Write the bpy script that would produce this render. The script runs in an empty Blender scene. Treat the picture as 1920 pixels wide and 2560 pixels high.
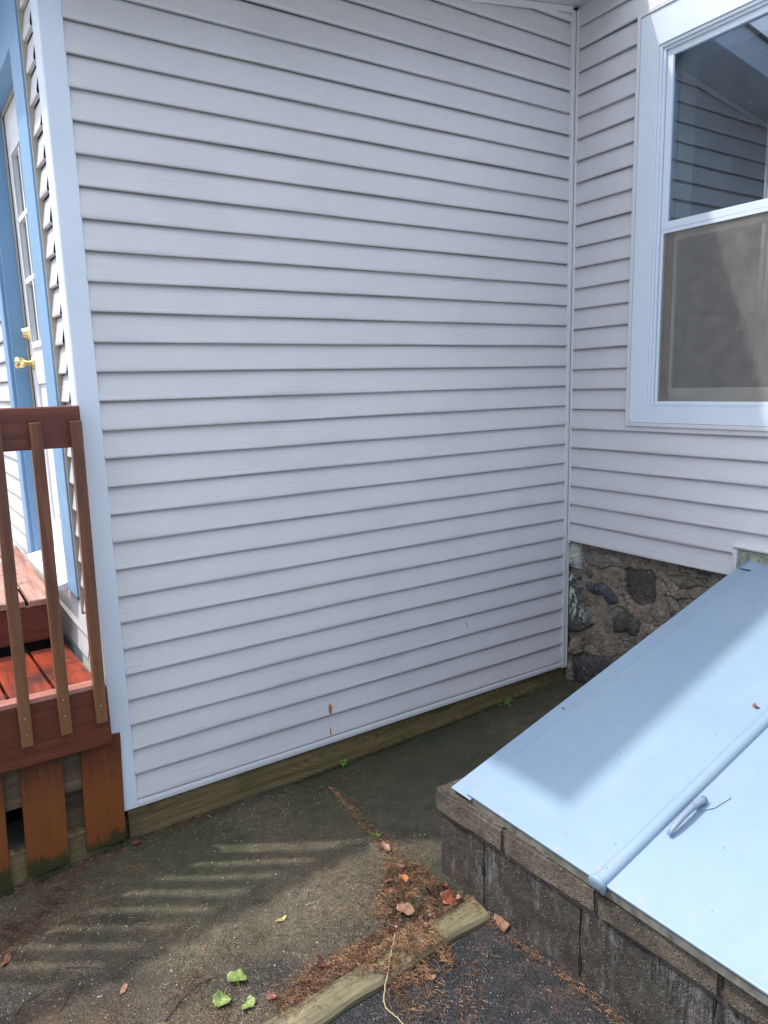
import bpy, bmesh, math, random
import numpy as np
from mathutils import Vector, Matrix
random.seed(7); RNG = np.random.default_rng(7)
SC = bpy.context.scene
COL = SC.collection
R = math.radians

# ------------------------------------------------------------------ camera, sky, sun, exposure
cam_d = bpy.data.cameras.new("camera")
cam = bpy.data.objects.new("camera", cam_d); COL.objects.link(cam); SC.camera = cam
cam_d.sensor_fit = 'AUTO'; cam_d.sensor_width = 36.0; cam_d.lens = 25.112
cam_d.clip_start = 0.02; cam_d.clip_end = 500
right = Vector((0.83788, -0.54516, -0.02765)); up = Vector((0.11826, 0.13185, 0.98418)); fwd = Vector((0.53289, 0.82790, -0.17495))
mw = Matrix((right, up, -fwd)).transposed().to_4x4(); mw.translation = Vector((-2.91523, -2.68044, 1.45178))
cam.matrix_world = mw

SUN = Vector((-1.2, .998, 2.6)).normalized()
world = bpy.data.worlds.new("World"); SC.world = world; world.use_nodes = True
wn = world.node_tree
sky = wn.nodes.new('ShaderNodeTexSky'); sky.sky_type = 'NISHITA'; sky.sun_disc = False
sky.sun_elevation = math.asin(SUN.z); sky.sun_rotation = math.atan2(SUN.x, SUN.y)
sky.air_density = 1.0; sky.dust_density = 4.0; sky.ozone_density = 1.0
# broken bright cloud overhead
tc = wn.nodes.new('ShaderNodeTexCoord'); sx_ = wn.nodes.new('ShaderNodeSeparateXYZ'); wn.links.new(tc.outputs['Generated'], sx_.inputs[0])
cn = wn.nodes.new('ShaderNodeTexNoise'); cn.inputs['Scale'].default_value = 2.6; cn.inputs['Detail'].default_value = 8; cn.inputs['Roughness'].default_value = .6; wn.links.new(tc.outputs['Generated'], cn.inputs['Vector'])
cr_ = wn.nodes.new('ShaderNodeValToRGB'); cr_.color_ramp.elements[0].position = .38; cr_.color_ramp.elements[1].position = .58; wn.links.new(cn.outputs['Fac'], cr_.inputs[0])
mr_ = wn.nodes.new('ShaderNodeMapRange'); wn.links.new(sx_.outputs[2], mr_.inputs[0]); mr_.inputs[1].default_value = .38; mr_.inputs[2].default_value = .88
mu_ = wn.nodes.new('ShaderNodeMath'); mu_.operation = 'MULTIPLY'; wn.links.new(cr_.outputs[0], mu_.inputs[0]); wn.links.new(mr_.outputs[0], mu_.inputs[1])
mx_ = wn.nodes.new('ShaderNodeMix'); mx_.data_type = 'RGBA'; wn.links.new(mu_.outputs[0], mx_.inputs[0]); wn.links.new(sky.outputs[0], mx_.inputs[6]); mx_.inputs[7].default_value = (19, 20, 22, 1)
bg = wn.nodes['Background']; wn.links.new(mx_.outputs[2], bg.inputs[0]); bg.inputs[1].default_value = 0.15
sd = bpy.data.lights.new("sun", 'SUN'); sd.energy = 2.7; sd.angle = R(1.2); sd.color = (1.0, 0.955, 0.88)
so = bpy.data.objects.new("sun", sd); COL.objects.link(so); so.rotation_euler = (-SUN).to_track_quat('-Z', 'Y').to_euler()
SC.view_settings.view_transform = 'Standard'; SC.view_settings.look = 'None'
SC.view_settings.exposure = 0.72; SC.view_settings.gamma = 1.0

# ------------------------------------------------------------------ material helpers
class NT:
    def __init__(s, name):
        s.m = bpy.data.materials.new(name); s.m.use_nodes = True; s.t = s.m.node_tree; s.n = s.t.nodes
        s.b = s.n['Principled BSDF']; s.out = s.n['Material Output']
        g = s.n.new('ShaderNodeNewGeometry'); s.pos = g.outputs['Position']; s.nor = g.outputs['Normal']
    def lk(s, a, b): s.t.links.new(a, b)
    def put(s, sock, v):
        if hasattr(v, 'is_linked') or isinstance(v, bpy.types.NodeSocket): s.lk(v, sock)
        elif isinstance(v, (tuple, list)) and len(v) == 3 and sock.type == 'RGBA': sock.default_value = (*v, 1)
        else: sock.default_value = v
    def scale(s, vec, sc):
        m = s.n.new('ShaderNodeMapping'); s.lk(vec, m.inputs[0]); m.inputs['Scale'].default_value = sc; return m.outputs[0]
    def noise(s, scale=5, det=4, rough=.55, vec=None, dist=0, col=False):
        n = s.n.new('ShaderNodeTexNoise'); s.lk(vec or s.pos, n.inputs['Vector']); n.inputs['Scale'].default_value = scale
        n.inputs['Detail'].default_value = det; n.inputs['Roughness'].default_value = rough; n.inputs['Distortion'].default_value = dist
        return n.outputs['Color' if col else 'Fac']
    def voro(s, scale=50, vec=None, feat='F1', out='Distance', rnd=1):
        n = s.n.new('ShaderNodeTexVoronoi'); n.feature = feat; s.lk(vec or s.pos, n.inputs['Vector']); n.inputs['Scale'].default_value = scale
        n.inputs['Randomness'].default_value = rnd
        return n.outputs[out]
    def ramp(s, f, stops, interp='LINEAR'):
        n = s.n.new('ShaderNodeValToRGB'); s.lk(f, n.inputs[0]); cr = n.color_ramp; cr.interpolation = interp
        while len(cr.elements) < len(stops): cr.elements.new(.5)
        for e, (p, c) in zip(cr.elements, stops):
            e.position = p; e.color = (c, c, c, 1) if isinstance(c, (int, float)) else (*c, 1)
        return n.outputs[0]
    def mix(s, f, a, b, mode='MIX'):
        n = s.n.new('ShaderNodeMix'); n.data_type = 'RGBA'; n.blend_type = mode
        s.put(n.inputs[0], f); s.put(n.inputs[6], a); s.put(n.inputs[7], b); return n.outputs[2]
    def math(s, op, a, b=0.0):
        n = s.n.new('ShaderNodeMath'); n.operation = op; s.put(n.inputs[0], a); s.put(n.inputs[1], b); return n.outputs[0]
    def sep(s, vec=None):
        n = s.n.new('ShaderNodeSeparateXYZ'); s.lk(vec or s.pos, n.inputs[0]); return n.outputs
    def attr(s, name, out='Color'):
        n = s.n.new('ShaderNodeAttribute'); n.attribute_name = name; return n.outputs[out]
    def bump(s, h, strength=.3, dist=.002, base=None):
        n = s.n.new('ShaderNodeBump'); n.inputs['Strength'].default_value = strength; n.inputs['Distance'].default_value = dist
        s.lk(h, n.inputs['Height'])
        if base is not None: s.lk(base, n.inputs['Normal'])
        s.lk(n.outputs[0], s.b.inputs['Normal']); return n.outputs[0]
    def fin(s, col, rough=.6, spec=.5, metal=0.0):
        s.put(s.b.inputs['Base Color'], col); s.put(s.b.inputs['Roughness'], rough)
        s.b.inputs['Specular IOR Level'].default_value = spec; s.b.inputs['Metallic'].default_value = metal
        return s.m

def mat_vinyl(name, base, grain=True):
    t = NT(name)
    big = t.noise(.9, 3); c = t.mix(t.ramp(big, [(.35, 0), (.65, 1)]), tuple(x*.96 for x in base), tuple(min(1, x*1.03) for x in base))
    lowz = t.noise(6, 5, .7)
    c = t.mix(t.math('MULTIPLY', t.ramp(lowz, [(.5, 0), (.8, 1)]), .10), c, (.36, .35, .30))
    st = t.noise(1, 4, .6, t.scale(t.pos, (26, 26, 1.3)))      # faint vertical rain streaks
    c = t.mix(t.math('MULTIPLY', t.ramp(st, [(.55, 0), (.8, 1)]), .12), c, (.42, .41, .39))
    sp = t.voro(26); sel = t.ramp(t.voro(26, out='Color'), [(.93, 0), (.95, 1)])
    dot = t.math('MULTIPLY', t.ramp(sp, [(.04, 1), (.065, 0)]), sel)
    c = t.mix(t.math('MULTIPLY', dot, .65), c, (.12, .11, .10))
    if grain:
        g = t.noise(1, 6, .6, t.scale(t.pos, (5, 5, 190)), dist=.9)
        g2 = t.noise(1, 3, .5, t.scale(t.pos, (2.4, 2.4, 60)), dist=2.0)
        msk = t.ramp(t.noise(2.2, 3), [(.35, .15), (.62, 1)])
        h = t.math('MULTIPLY', t.math('ADD', g, g2), msk)
        t.bump(h, .85, .0018)
        c = t.mix(t.math('MULTIPLY', t.ramp(t.math('MULTIPLY', g, msk), [(.40, 0), (.66, 1)]), .30), c, tuple(x*.78 for x in base))
    return t.fin(c, .42 if grain else .38, .5)

def mat_paint(name, base, rough=.38, chip=None, dirt=.12):
    t = NT(name)
    c = t.mix(t.ramp(t.noise(3, 4), [(.35, 0), (.7, 1)]), tuple(x*.94 for x in base), base)
    c = t.mix(t.math('MULTIPLY', t.ramp(t.noise(14, 6, .7), [(.55, 0), (.85, 1)]), dirt), c, (.20, .19, .16))
    dot = t.math('MULTIPLY', t.ramp(t.voro(30), [(.04, 1), (.07, 0)]), t.ramp(t.voro(30, out='Color'), [(.9, 0), (.93, 1)]))
    c = t.mix(t.math('MULTIPLY', dot, .6), c, (.12, .10, .08))
    if chip: c = t.mix(t.ramp(t.noise(30, 6, .75), [(.66, 0), (.69, 1)]), c, chip)
    t.bump(t.noise(40, 4), .12, .001)
    return t.fin(c, t.ramp(t.noise(12, 4), [(.3, rough*.85), (.7, min(1, rough*1.3))]), .5)

def mat_wood(name, dark, light, axis='z', rough=.6, extra=None, gscale=1.0, rings=False):
    t = NT(name)
    sc = {'z': (42, 42, 2.2), 'x': (2.2, 42, 42), 'y': (42, 2.2, 42)}[axis]
    sc = tuple(a*gscale for a in sc)
    v = t.scale(t.pos, sc)
    g = t.noise(1, 6, .65, v, dist=.6)
    fine = t.noise(1, 4, .6, t.scale(t.pos, tuple(a*(5 if a > 10 else 3) for a in sc)))
    f = t.ramp(t.math('ADD', t.math('MULTIPLY', g, .7), t.math('MULTIPLY', fine, .3)), [(.36, 0), (.64, 1)])
    c = t.mix(f, dark, light)
    c = t.mix(t.math('MULTIPLY', t.ramp(t.noise(4, 5, .7), [(.48, 0), (.72, 1)]), .45), c, tuple(x*.45 for x in dark))
    if rings:
        w = t.n.new('ShaderNodeTexWave'); w.wave_type = 'RINGS'; w.rings_direction = 'SPHERICAL'
        kx = t.n.new('ShaderNodeTexVoronoi'); 
        t.lk(t.scale(t.pos, (1.6, 1, 9)), kx.inputs['Vector']); kx.inputs['Scale'].default_value = 1.1
        w2 = t.math('SINE', t.math('MULTIPLY', t.math('ADD', kx.outputs['Distance'], t.math('MULTIPLY', t.noise(6, 3), .12)), 95), 0)
        t.n.remove(w)
        c = t.mix(t.math('MULTIPLY', t.ramp(w2, [(.25, 0), (.9, 1)]), .5), c, tuple(x*.4 for x in dark))
        kn = t.ramp(kx.outputs['Distance'], [(.05, 1), (.16, 0)])
        c = t.mix(t.math('MULTIPLY', kn, .75), c, (.022, .026, .014))
    if extra: c = extra(t, c)
    t.bump(t.math('ADD', g, t.math('MULTIPLY', fine, .6)), .5, .0016)
    return t.fin(c, rough, .4)

def mat_flat(name, col, rough=.7, metal=0, spec=.5, var=.15, sc=20, bump=.2):
    t = NT(name)
    c = t.mix(t.ramp(t.noise(sc, 5, .65), [(.3, 0), (.7, 1)]), tuple(x*(1-var) for x in col), tuple(min(1, x*(1+var)) for x in col))
    t.bump(t.noise(sc*3, 4), bump, .001)
    return t.fin(c, rough, spec, metal)

M = {}
M['vinyl'] = mat_vinyl('pale_grey_vinyl_siding', (.52, .523, .545))
M['vinyl_trim'] = mat_vinyl('pale_grey_vinyl_trim', (.55, .565, .59), False)
M['metal_trim'] = mat_paint('pale_blue_white_aluminium_trim', (.585, .655, .745), .34, dirt=.10)
M['blue'] = mat_paint('medium_blue_wood_paint', (.15, .30, .49), .45, dirt=.25)
M['white'] = mat_paint('white_paint', (.74, .75, .76), .35, dirt=.10)
M['tan'] = mat_flat('tan_weatherstrip', (.36, .33, .28), .6)
M['dark'] = mat_flat('dark_recess', (.006, .006, .006), .95, spec=.1)
M['brass'] = mat_flat('polished_brass', (.86, .72, .36), .18, metal=1, var=.05, bump=.02)
M['rail'] = mat_wood('dark_red_brown_stained_wood', (.075, .018, .012), (.15, .040, .026), 'x', .4)
M['fascia'] = mat_wood('red_brown_stained_wood', (.075, .019, .010), (.15, .040, .019), 'x', .5)
M['baluster'] = mat_wood('brown_stained_baluster_wood', (.075, .028, .017), (.18, .068, .034), 'z', .42,
    extra=lambda t, c: t.mix(t.math('MULTIPLY', t.ramp(t.sep()[2], [(.25, 1), (.9, 0)]), .5), c, (.21, .115, .042)))
def skirt_extra(t, c):
    z = t.sep()[2]; n = t.noise(18, 5, .7)
    zz = t.math('ADD', z, t.math('MULTIPLY', t.math('SUBTRACT', n, .5), .25))
    c = t.mix(t.ramp(zz, [(0.0, 1), (.16, 0)]), c, t.mix(.5, c, (.24, .075, .012)))
    kn = t.ramp(t.voro(6.5), [(.08, 1), (.17, 0)]); c = t.mix(t.math('MULTIPLY', kn, .7), c, (.05, .02, .012))
    mz = t.math('ADD', z, t.math('MULTIPLY', t.math('SUBTRACT', t.noise(1, 7, .85, t.scale(t.pos, (24, 24, 10))), .5), .30))
    m = t.n.new('ShaderNodeMapRange'); m.clamp = True; t.lk(mz, m.inputs[0]); m.inputs[1].default_value = -.185; m.inputs[2].default_value = -.225
    m.inputs[3].default_value = 0; m.inputs[4].default_value = 1
    return t.mix(t.math('MULTIPLY', m.outputs[0], .92), c, (.022, .032, .010))
M['skirt'] = mat_wood('orange_weathered_skirt_wood', (.060, .017, .008), (.125, .038, .015), 'z', .55, extra=skirt_extra)
M['skirt_red'] = mat_wood('red_brown_skirt_wood', (.055, .015, .008), (.14, .036, .013), 'z', .55, extra=skirt_extra)
M['frame_wood'] = mat_wood('weathered_brown_frame_wood', (.055, .038, .022), (.15, .105, .062), 'x', .7)
M['tread'] = mat_wood('wet_orange_red_tread_wood', (.10, .014, .008), (.32, .050, .020), 'y', .35, gscale=.5,
    extra=lambda t, c: t.mix(t.ramp(t.noise(9, 6, .75), [(.48, 0), (.62, .85)]), c, (.035, .018, .012)))
M['upper_tread'] = mat_wood('faded_pink_deck_wood', (.22, .085, .065), (.44, .27, .21), 'y', .6, gscale=.7,
    extra=lambda t, c: t.mix(t.ramp(t.noise(7, 6, .7), [(.52, 0), (.68, .8)]), c, (.10, .045, .035)))
def sk(t, c):
    z = t.sep()[2]
    g = t.ramp(t.noise(5, 5, .7), [(.4, 0), (.65, 1)])
    c = t.mix(t.math('MULTIPLY', g, .5), c, (.075, .085, .030))
    return c
M['sill_board'] = mat_wood('olive_treated_board', (.085, .060, .032), (.25, .185, .098), 'x', .5, extra=sk, rings=True)
M['timber'] = mat_wood('grey_green_landscape_timber', (.065, .055, .030), (.20, .175, .10), 'x', .75)

# ------------------------------------------------------------------ object helpers
def setp(o, label=None, cat=None, group=None, kind=None):
    for k, v in (('label', label), ('category', cat), ('group', group), ('kind', kind)):
        if v: o[k] = v
    return o
def thing(name, label, cat, loc=(0, 0, 0), group=None):
    o = bpy.data.objects.new(name, None); COL.objects.link(o); o.location = loc; o.empty_display_size = .1
    return setp(o, label, cat, group)
def wloc(o):
    v = Vector((0, 0, 0))
    while o is not None: v += o.location; o = o.parent
    return v
def mesh_obj(name, verts, faces, mat, parent=None, smooth=False, bevel=0, loc=None, cols=None, label=None, seg=2, mats=None, fm=None):
    """verts are world coordinates"""
    off = wloc(parent) if parent else Vector(loc or (0, 0, 0))
    me = bpy.data.meshes.new(name)
    me.from_pydata([(v[0]-off.x, v[1]-off.y, v[2]-off.z) for v in verts], [], faces); me.update()
    for m_ in (mats or [mat]): me.materials.append(m_)
    if fm: 
        for p, i in zip(me.polygons, fm): p.material_index = i
    if cols is not None:
        ca = me.color_attributes.new('tint', 'FLOAT_COLOR', 'POINT')
        a = np.ones((len(verts), 4), np.float32); a[:, :3] = cols; ca.data.foreach_set('color', a.ravel())
    if smooth: me.polygons.foreach_set('use_smooth', [True]*len(me.polygons))
    o = bpy.data.objects.new(name, me); COL.objects.link(o)
    if parent: o.parent = parent
    else: o.location = off
    if bevel:
        b = o.modifiers.new('bevel', 'BEVEL'); b.width = bevel; b.segments = seg; b.limit_method = 'ANGLE'; b.angle_limit = R(40)
    if label: o['label'] = label
    return o
class MB:
    def __init__(s): s.v = []; s.f = []
    def add(s, vs, fs):
        n = len(s.v); s.v += [tuple(v) for v in vs]; s.f += [tuple(i+n for i in f) for f in fs]; return s
    def box(s, x0, x1, y0, y1, z0, z1, tf=None):
        vs = [(x, y, z) for x in (x0, x1) for y in (y0, y1) for z in (z0, z1)]
        if tf: vs = [tf(*v) for v in vs]
        fs = [(0, 1, 3, 2), (4, 6, 7, 5), (0, 4, 5, 1), (2, 3, 7, 6), (0, 2, 6, 4), (1, 5, 7, 3)]
        return s.add(vs, fs)
    def extr(s, prof, a, b, axis='x', tf=None, closed=True, caps=True):
        """extrude 2D profile along axis; prof holds (u,w): axis x -> (y,z), axis y -> (x,z), axis z -> (x,y)"""
        def P(t, u, w):
            p = {'x': (t, u, w), 'y': (u, t, w), 'z': (u, w, t)}[axis]; return tf(*p) if tf else p
        n = len(prof); vs = [P(a, *p) for p in prof]+[P(b, *p) for p in prof]
        fs = [(i, (i+1) % n, n+(i+1) % n, n+i) for i in range(n if closed else n-1)]
        if closed and caps: fs += [tuple(range(n))[::-1], tuple(range(n, 2*n))]
        return s.add(vs, fs)
    def tube(s, pts, r, n=10, cap=True):
        rs = r if isinstance(r, (list, tuple)) else [r]*len(pts); pts = [Vector(p) for p in pts]; vs = []; fs = []
        ref = Vector((0, 0, 1))
        for i, p in enumerate(pts):
            d = (pts[min(i+1, len(pts)-1)]-pts[max(i-1, 0)]).normalized()
            a = d.cross(ref); a = a.normalized() if a.length > 1e-3 else d.cross(Vector((1, 0, 0))).normalized(); b = d.cross(a)
            for k in range(n):
                t = 2*math.pi*k/n; vs.append(p+rs[i]*(math.cos(t)*a+math.sin(t)*b))
        for i in range(len(pts)-1):
            for k in range(n): fs.append((i*n+k, i*n+(k+1) % n, (i+1)*n+(k+1) % n, (i+1)*n+k))
        if cap: fs += [tuple(range(n))[::-1], tuple(range((len(pts)-1)*n, len(pts)*n))]
        return s.add(vs, fs)
    def build(s, name, mat, parent=None, **k):
        o = mesh_obj(name, s.v, s.f, mat, parent, **k)
        bm = bmesh.new(); bm.from_mesh(o.data); bmesh.ops.recalc_face_normals(bm, faces=bm.faces); bm.to_mesh(o.data); bm.free()
        return o

def vnoise(x, y, seed=0):
    """value noise on numpy arrays"""
    xi = np.floor(x).astype(np.int64); yi = np.floor(y).astype(np.int64); fx = x-xi; fy = y-yi
    fx = fx*fx*(3-2*fx); fy = fy*fy*(3-2*fy)
    def h(a, b):
        n = (a*374761393+b*668265263+seed*974711) & 0x7fffffff; n = ((n ^ (n >> 13))*1274126177) & 0x7fffffff
        return ((n ^ (n >> 16)) & 0xffff)/65535.0
    return (h(xi, yi)*(1-fx)+h(xi+1, yi)*fx)*(1-fy)+(h(xi, yi+1)*(1-fx)+h(xi+1, yi+1)*fx)*fy
def fbm(x, y, o=4, seed=0):
    s = 0; a = .5; t = 0
    for i in range(o): s = s+a*vnoise(x*2**i, y*2**i, seed+i*17); t += a; a *= .55
    return s/t
def sms(a, b, x): t = np.clip((x-a)/(b-a), 0, 1); return t*t*(3-2*t)
def gz(x, y):
    x = np.asarray(x, float); y = np.asarray(y, float)
    a = np.where(x < -2.45, -.265+.07*(x+2.45), np.where(x < -1.7, -.265, -.265+.053*np.clip((x+1.7)/1.7, 0, 1)))
    return a+.11*np.clip(-y, 0, 1)*(.45+.55*sms(-2.6, -1.6, x))
def gzf(x, y): return float(gz(x, y))

E_ = 0.1016
PROFILE = [(1.03, -.006), (.975, -.002), (.935, .0012), (.80, .0045), (.50, .0095), (.22, .0142), (.10, .0162), (.05, .0168), (.02, .0162), (.0, .0150), (-.002, .009), (.0, .003), (.03, .001)]
def siding(mb, z0, k0, k1, a, b, place, zmin=-9, zmax=9, amin=None, seed=0):
    """vinyl courses k0..k1-1 running from a to b; place(t, d, z) -> xyz. amin(ztop) gives lower bound on t"""
    for k in range(k0, k1):
        zb = z0+k*E_; lo = a
        if amin: lo = max(a, amin(zb+E_))
        if lo >= b-.02: continue
        n = max(2, int((b-lo)/.07)); rr = random.Random(seed*1000+k); ph = [rr.uniform(0, 6.28) for _ in range(6)]
        drift = rr.uniform(-.0008, .0008)
        rows = []
        pr = [(f, d) for f, d in PROFILE]
        if zb < zmin or zb+E_ > zmax:
            pr = [(min(max(f, (zmin-zb)/E_), (zmax-zb)/E_), d) for f, d in pr]
        for i in range(n+1):
            t = lo+(b-lo)*i/n
            w = .0011*math.sin(t*5.1+ph[0])+.0007*math.sin(t*11.7+ph[1]); zz = .0009*math.sin(t*2.3+ph[2])+.0005*math.sin(t*7.9+ph[3])
            rows.append([place(t, d+w*(1 if .05 < f < .95 else .25)+.0012, zb+f*E_+zz+drift) for f, d in pr])
        m = len(pr); base = len(mb.v)
        for r in rows: mb.v += r
        for i in range(n):
            for j in range(m-1):
                p = base+i*m+j; mb.f.append((p, p+1, p+1+m, p+m))
    return mb

# ================================================================== GROUND
def grid(x0, x1, y0, y1, st, zf, keep=None):
    nx = int(round((x1-x0)/st)); ny = int(round((y1-y0)/st)); X, Y = np.meshgrid(np.linspace(x0, x1, nx+1), np.linspace(y0, y1, ny+1), indexing='ij')
    Z = zf(X, Y); V = np.stack([X.ravel(), Y.ravel(), Z.ravel()], 1)
    i, j = np.meshgrid(np.arange(nx), np.arange(ny), indexing='ij'); a = (i*(ny+1)+j).ravel()
    F = np.stack([a, a+ny+1, a+ny+2, a+1], 1)
    if keep is not None:
        c = keep(V[:, 0], V[:, 1]); F = F[c[F].all(axis=1)]
    return V, F, X, Y
CRX = np.array([-1.70, -1.69, -1.602, -1.628, -1.657, -1.664, -1.675, -1.696, -1.709, -1.75, -1.86, -1.93])
CRY = np.array([.03, -.05, -.164, -.347, -.506, -.604, -.692, -.788, -.869, -.95, -1.03, -1.12])
def crack_x(y): return np.interp(-np.asarray(y), -CRY, CRX)
def patio_z(x, y):
    z = gz(x, y)+.006*(fbm(x*2.2, y*2.2, 3, 3)-.5)+.004*(fbm(x*18, y*18, 3, 9)-.5)
    d = x-crack_x(y)
    z = z+np.where(d > 0, -.010, 0)*sms(0, .01, d)-.014*np.exp(-(d/.013)**2)
    z = z+.014*np.exp(-((x+1.76)**2/.012+(y+1.02)**2/.012))
    z = z-.006*np.exp(-((x+1.72)**2+(y+1.0)**2)/.012)*fbm(x*30, y*30, 2, 4)
    return z
V, F, X, Y = grid(-3.6, 0.05, -1.17, 0.03, .0125, patio_z)
x, y = V[:, 0], V[:, 1]; d = x-crack_x(y)
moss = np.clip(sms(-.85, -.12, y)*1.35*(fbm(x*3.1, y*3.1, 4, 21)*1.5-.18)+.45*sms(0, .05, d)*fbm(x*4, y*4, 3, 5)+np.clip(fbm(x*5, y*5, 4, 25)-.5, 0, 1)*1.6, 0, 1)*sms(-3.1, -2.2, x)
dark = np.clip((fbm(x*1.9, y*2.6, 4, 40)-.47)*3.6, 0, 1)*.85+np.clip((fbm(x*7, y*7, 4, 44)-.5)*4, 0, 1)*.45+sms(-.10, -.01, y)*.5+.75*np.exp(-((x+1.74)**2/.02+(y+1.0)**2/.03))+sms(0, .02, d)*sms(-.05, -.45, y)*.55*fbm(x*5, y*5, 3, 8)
rust = np.clip((fbm(x*4.3, y*4.3, 4, 60)-.50)*4, 0, 1)*np.clip(np.exp(-(d/.10)**2)+sms(-2.5, -3.0, x)+.25, 0, 1)
def mat_concrete():
    t = NT('exposed_aggregate_concrete'); a = t.n.new('ShaderNodeAttribute'); a.attribute_name = 'tint'
    s = t.n.new('ShaderNodeSeparateColor'); t.lk(a.outputs['Color'], s.inputs[0]); ms, dk, ru = s.outputs[0], s.outputs[1], s.outputs[2]
    n1 = t.noise(26, 8, .75); c = t.mix(t.ramp(n1, [(.33, 0), (.68, 1)]), (.026, .022, .013), (.140, .113, .068))
    vcol = t.voro(190, out='Color'); vd = t.voro(190)
    g = t.n.new('ShaderNodeSeparateColor'); t.lk(vcol, g.inputs[0])
    peb = t.mix(t.ramp(g.outputs[0], [(.0, 0), (1, 1)]), (.010, .009, .006), (.27, .22, .15))
    c = t.mix(t.math('MULTIPLY', t.ramp(vd, [(.30, 1), (.55, 0)]), .75), c, peb)
    bright = t.math('MULTIPLY', t.ramp(g.outputs[1], [(.90, 0), (.93, 1)]), t.ramp(vd, [(.22, 1), (.32, 0)]))
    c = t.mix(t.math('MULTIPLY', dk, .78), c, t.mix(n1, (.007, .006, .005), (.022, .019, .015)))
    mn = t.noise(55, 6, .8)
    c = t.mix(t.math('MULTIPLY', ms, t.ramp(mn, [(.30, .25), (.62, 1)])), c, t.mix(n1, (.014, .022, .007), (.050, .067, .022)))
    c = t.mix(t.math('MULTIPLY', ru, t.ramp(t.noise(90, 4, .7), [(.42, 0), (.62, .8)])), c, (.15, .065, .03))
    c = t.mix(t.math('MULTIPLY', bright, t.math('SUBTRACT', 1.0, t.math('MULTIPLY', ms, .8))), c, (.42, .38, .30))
    h = t.math('ADD', t.math('MULTIPLY', t.ramp(vd, [(.1, 1), (.6, 0)]), .5), n1)
    c = t.mix(t.math('MULTIPLY', t.ramp(t.noise(240, 3, .8), [(.35, 1), (.5, 0)]), .55), c, (.008, .007, .005))
    t.bump(h, 1.0, .007)
    return t.fin(c, t.ramp(t.noise(8, 4), [(.35, .32), (.65, .75)]), .5)
M['concrete'] = mat_concrete()
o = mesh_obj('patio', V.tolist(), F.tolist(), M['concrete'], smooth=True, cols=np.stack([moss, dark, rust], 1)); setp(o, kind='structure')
def mat_asphalt():
    t = NT('black_asphalt'); vc = t.n.new('ShaderNodeSeparateColor'); t.lk(t.voro(170, out='Color'), vc.inputs[0]); vd = t.voro(170)
    n = t.noise(20, 7, .75)
    c = t.mix(t.ramp(n, [(.3, 0), (.7, 1)]), (.004, .0045, .006), (.018, .019, .022))
    c = t.mix(t.math('MULTIPLY', t.ramp(vd, [(.3, 1), (.5, 0)]), .6), c, t.mix(vc.outputs[0], (.005, .006, .008), (.045, .047, .053)))
    br = t.math('MULTIPLY', t.ramp(vc.outputs[1], [(.93, 0), (.96, 1)]), t.ramp(vd, [(.2, 1), (.3, 0)]))
    c = t.mix(br, c, (.55, .54, .52))
    c = t.mix(t.math('MULTIPLY', t.ramp(t.noise(5, 5, .7), [(.50, 0), (.66, 1)]), .35), c, (.11, .06, .035))
    t.bump(t.math('ADD', t.ramp(vd, [(0, 1), (.6, 0)]), n), 1.0, .006)
    return t.fin(c, .6, .5)
M['asphalt'] = mat_asphalt()
V, F, X, Y = grid(-4.6, 0.6, -3.6, -1.165, .03, lambda x, y: gz(x, y)-.008+.012*(fbm(x*3, y*3, 3, 71)-.5))
o = mesh_obj('driveway', V.tolist(), F.tolist(), M['asphalt'], smooth=True); setp(o, kind='structure')
M['bounce_ground'] = mat_flat('pale_bounce_gravel', (.33, .33, .32), .95, sc=30)  # unseen yard surface, made pale to bounce sunlight onto the siding
o = MB().box(-160, 160, -160, 160, -.60, -.45).build('ground', M['bounce_ground']); setp(o, kind='structure')
# left part of patio beyond the steps
V, F, X, Y = grid(-7.5, -3.6, -1.17, .03, .1, lambda x, y: gz(np.maximum(x, -3.6), y)+.002)
o = mesh_obj('path', V.tolist(), F.tolist(), M['concrete'], smooth=True, cols=np.stack([0*V[:, 0]+.2, 0*V[:, 0]+.3, 0*V[:, 0]], 1)); setp(o, kind='structure')

# ================================================================== HOUSE ADDITION (wall facing the camera, porch wall with the door)
add = thing('house_addition', 'pale grey vinyl sided house addition with a blue framed porch door', 'house', (-1.2, 1.2, -.26))
XC = -2.443
soff = lambda x: 3.222+.157*x
mb = MB(); siding(mb, 0, 0, 34, -2.372, -.040, lambda t, d, z: (t, -d, z), amin=lambda zt: (zt-3.22-.13)/.157, seed=1)
siding(mb, 0, -1, 0, -2.372, -.040, lambda t, d, z: (t, -d, z), seed=2, zmin=-.1005)
fw = mb.build('siding', M['vinyl'], add, smooth=False)
for p in fw.data.polygons: p.use_smooth = True
def shade(o, ang=35):
    o.data.polygons.foreach_set('use_smooth', [True]*len(o.data.polygons))
    try: o.data.set_sharp_from_angle(angle=R(ang))
    except Exception: pass
shade(fw)
# wall bodies so that no light leaks
MB().box(XC+.38, -.02, .022, 3.6, -.22, 2.70).box(XC+.04, XC+.379, .022, .08, -.22, 2.70).build('wall_core', M['dark'], add)
mb = MB(); mb.extr([(-2.42, 2.69), (-.02, 2.69), (-.02, 3.30), (-2.42, 2.92)], .022, 3.6, 'y').build('gable_core', M['dark'], add)
# starter strip and treated base board
MB().extr([(-.004, -.104), (-.017, -.107), (-.019, -.120), (-.018, -.134), (-.004, -.134)], -2.371, -.040, 'x').build('starter_strip', M['vinyl_trim'], add, bevel=.0015)
MB().box(-2.41, -.012, -.002, .03, -.34, -.1345).build('base_board', M['sill_board'], add, bevel=.003)
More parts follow.
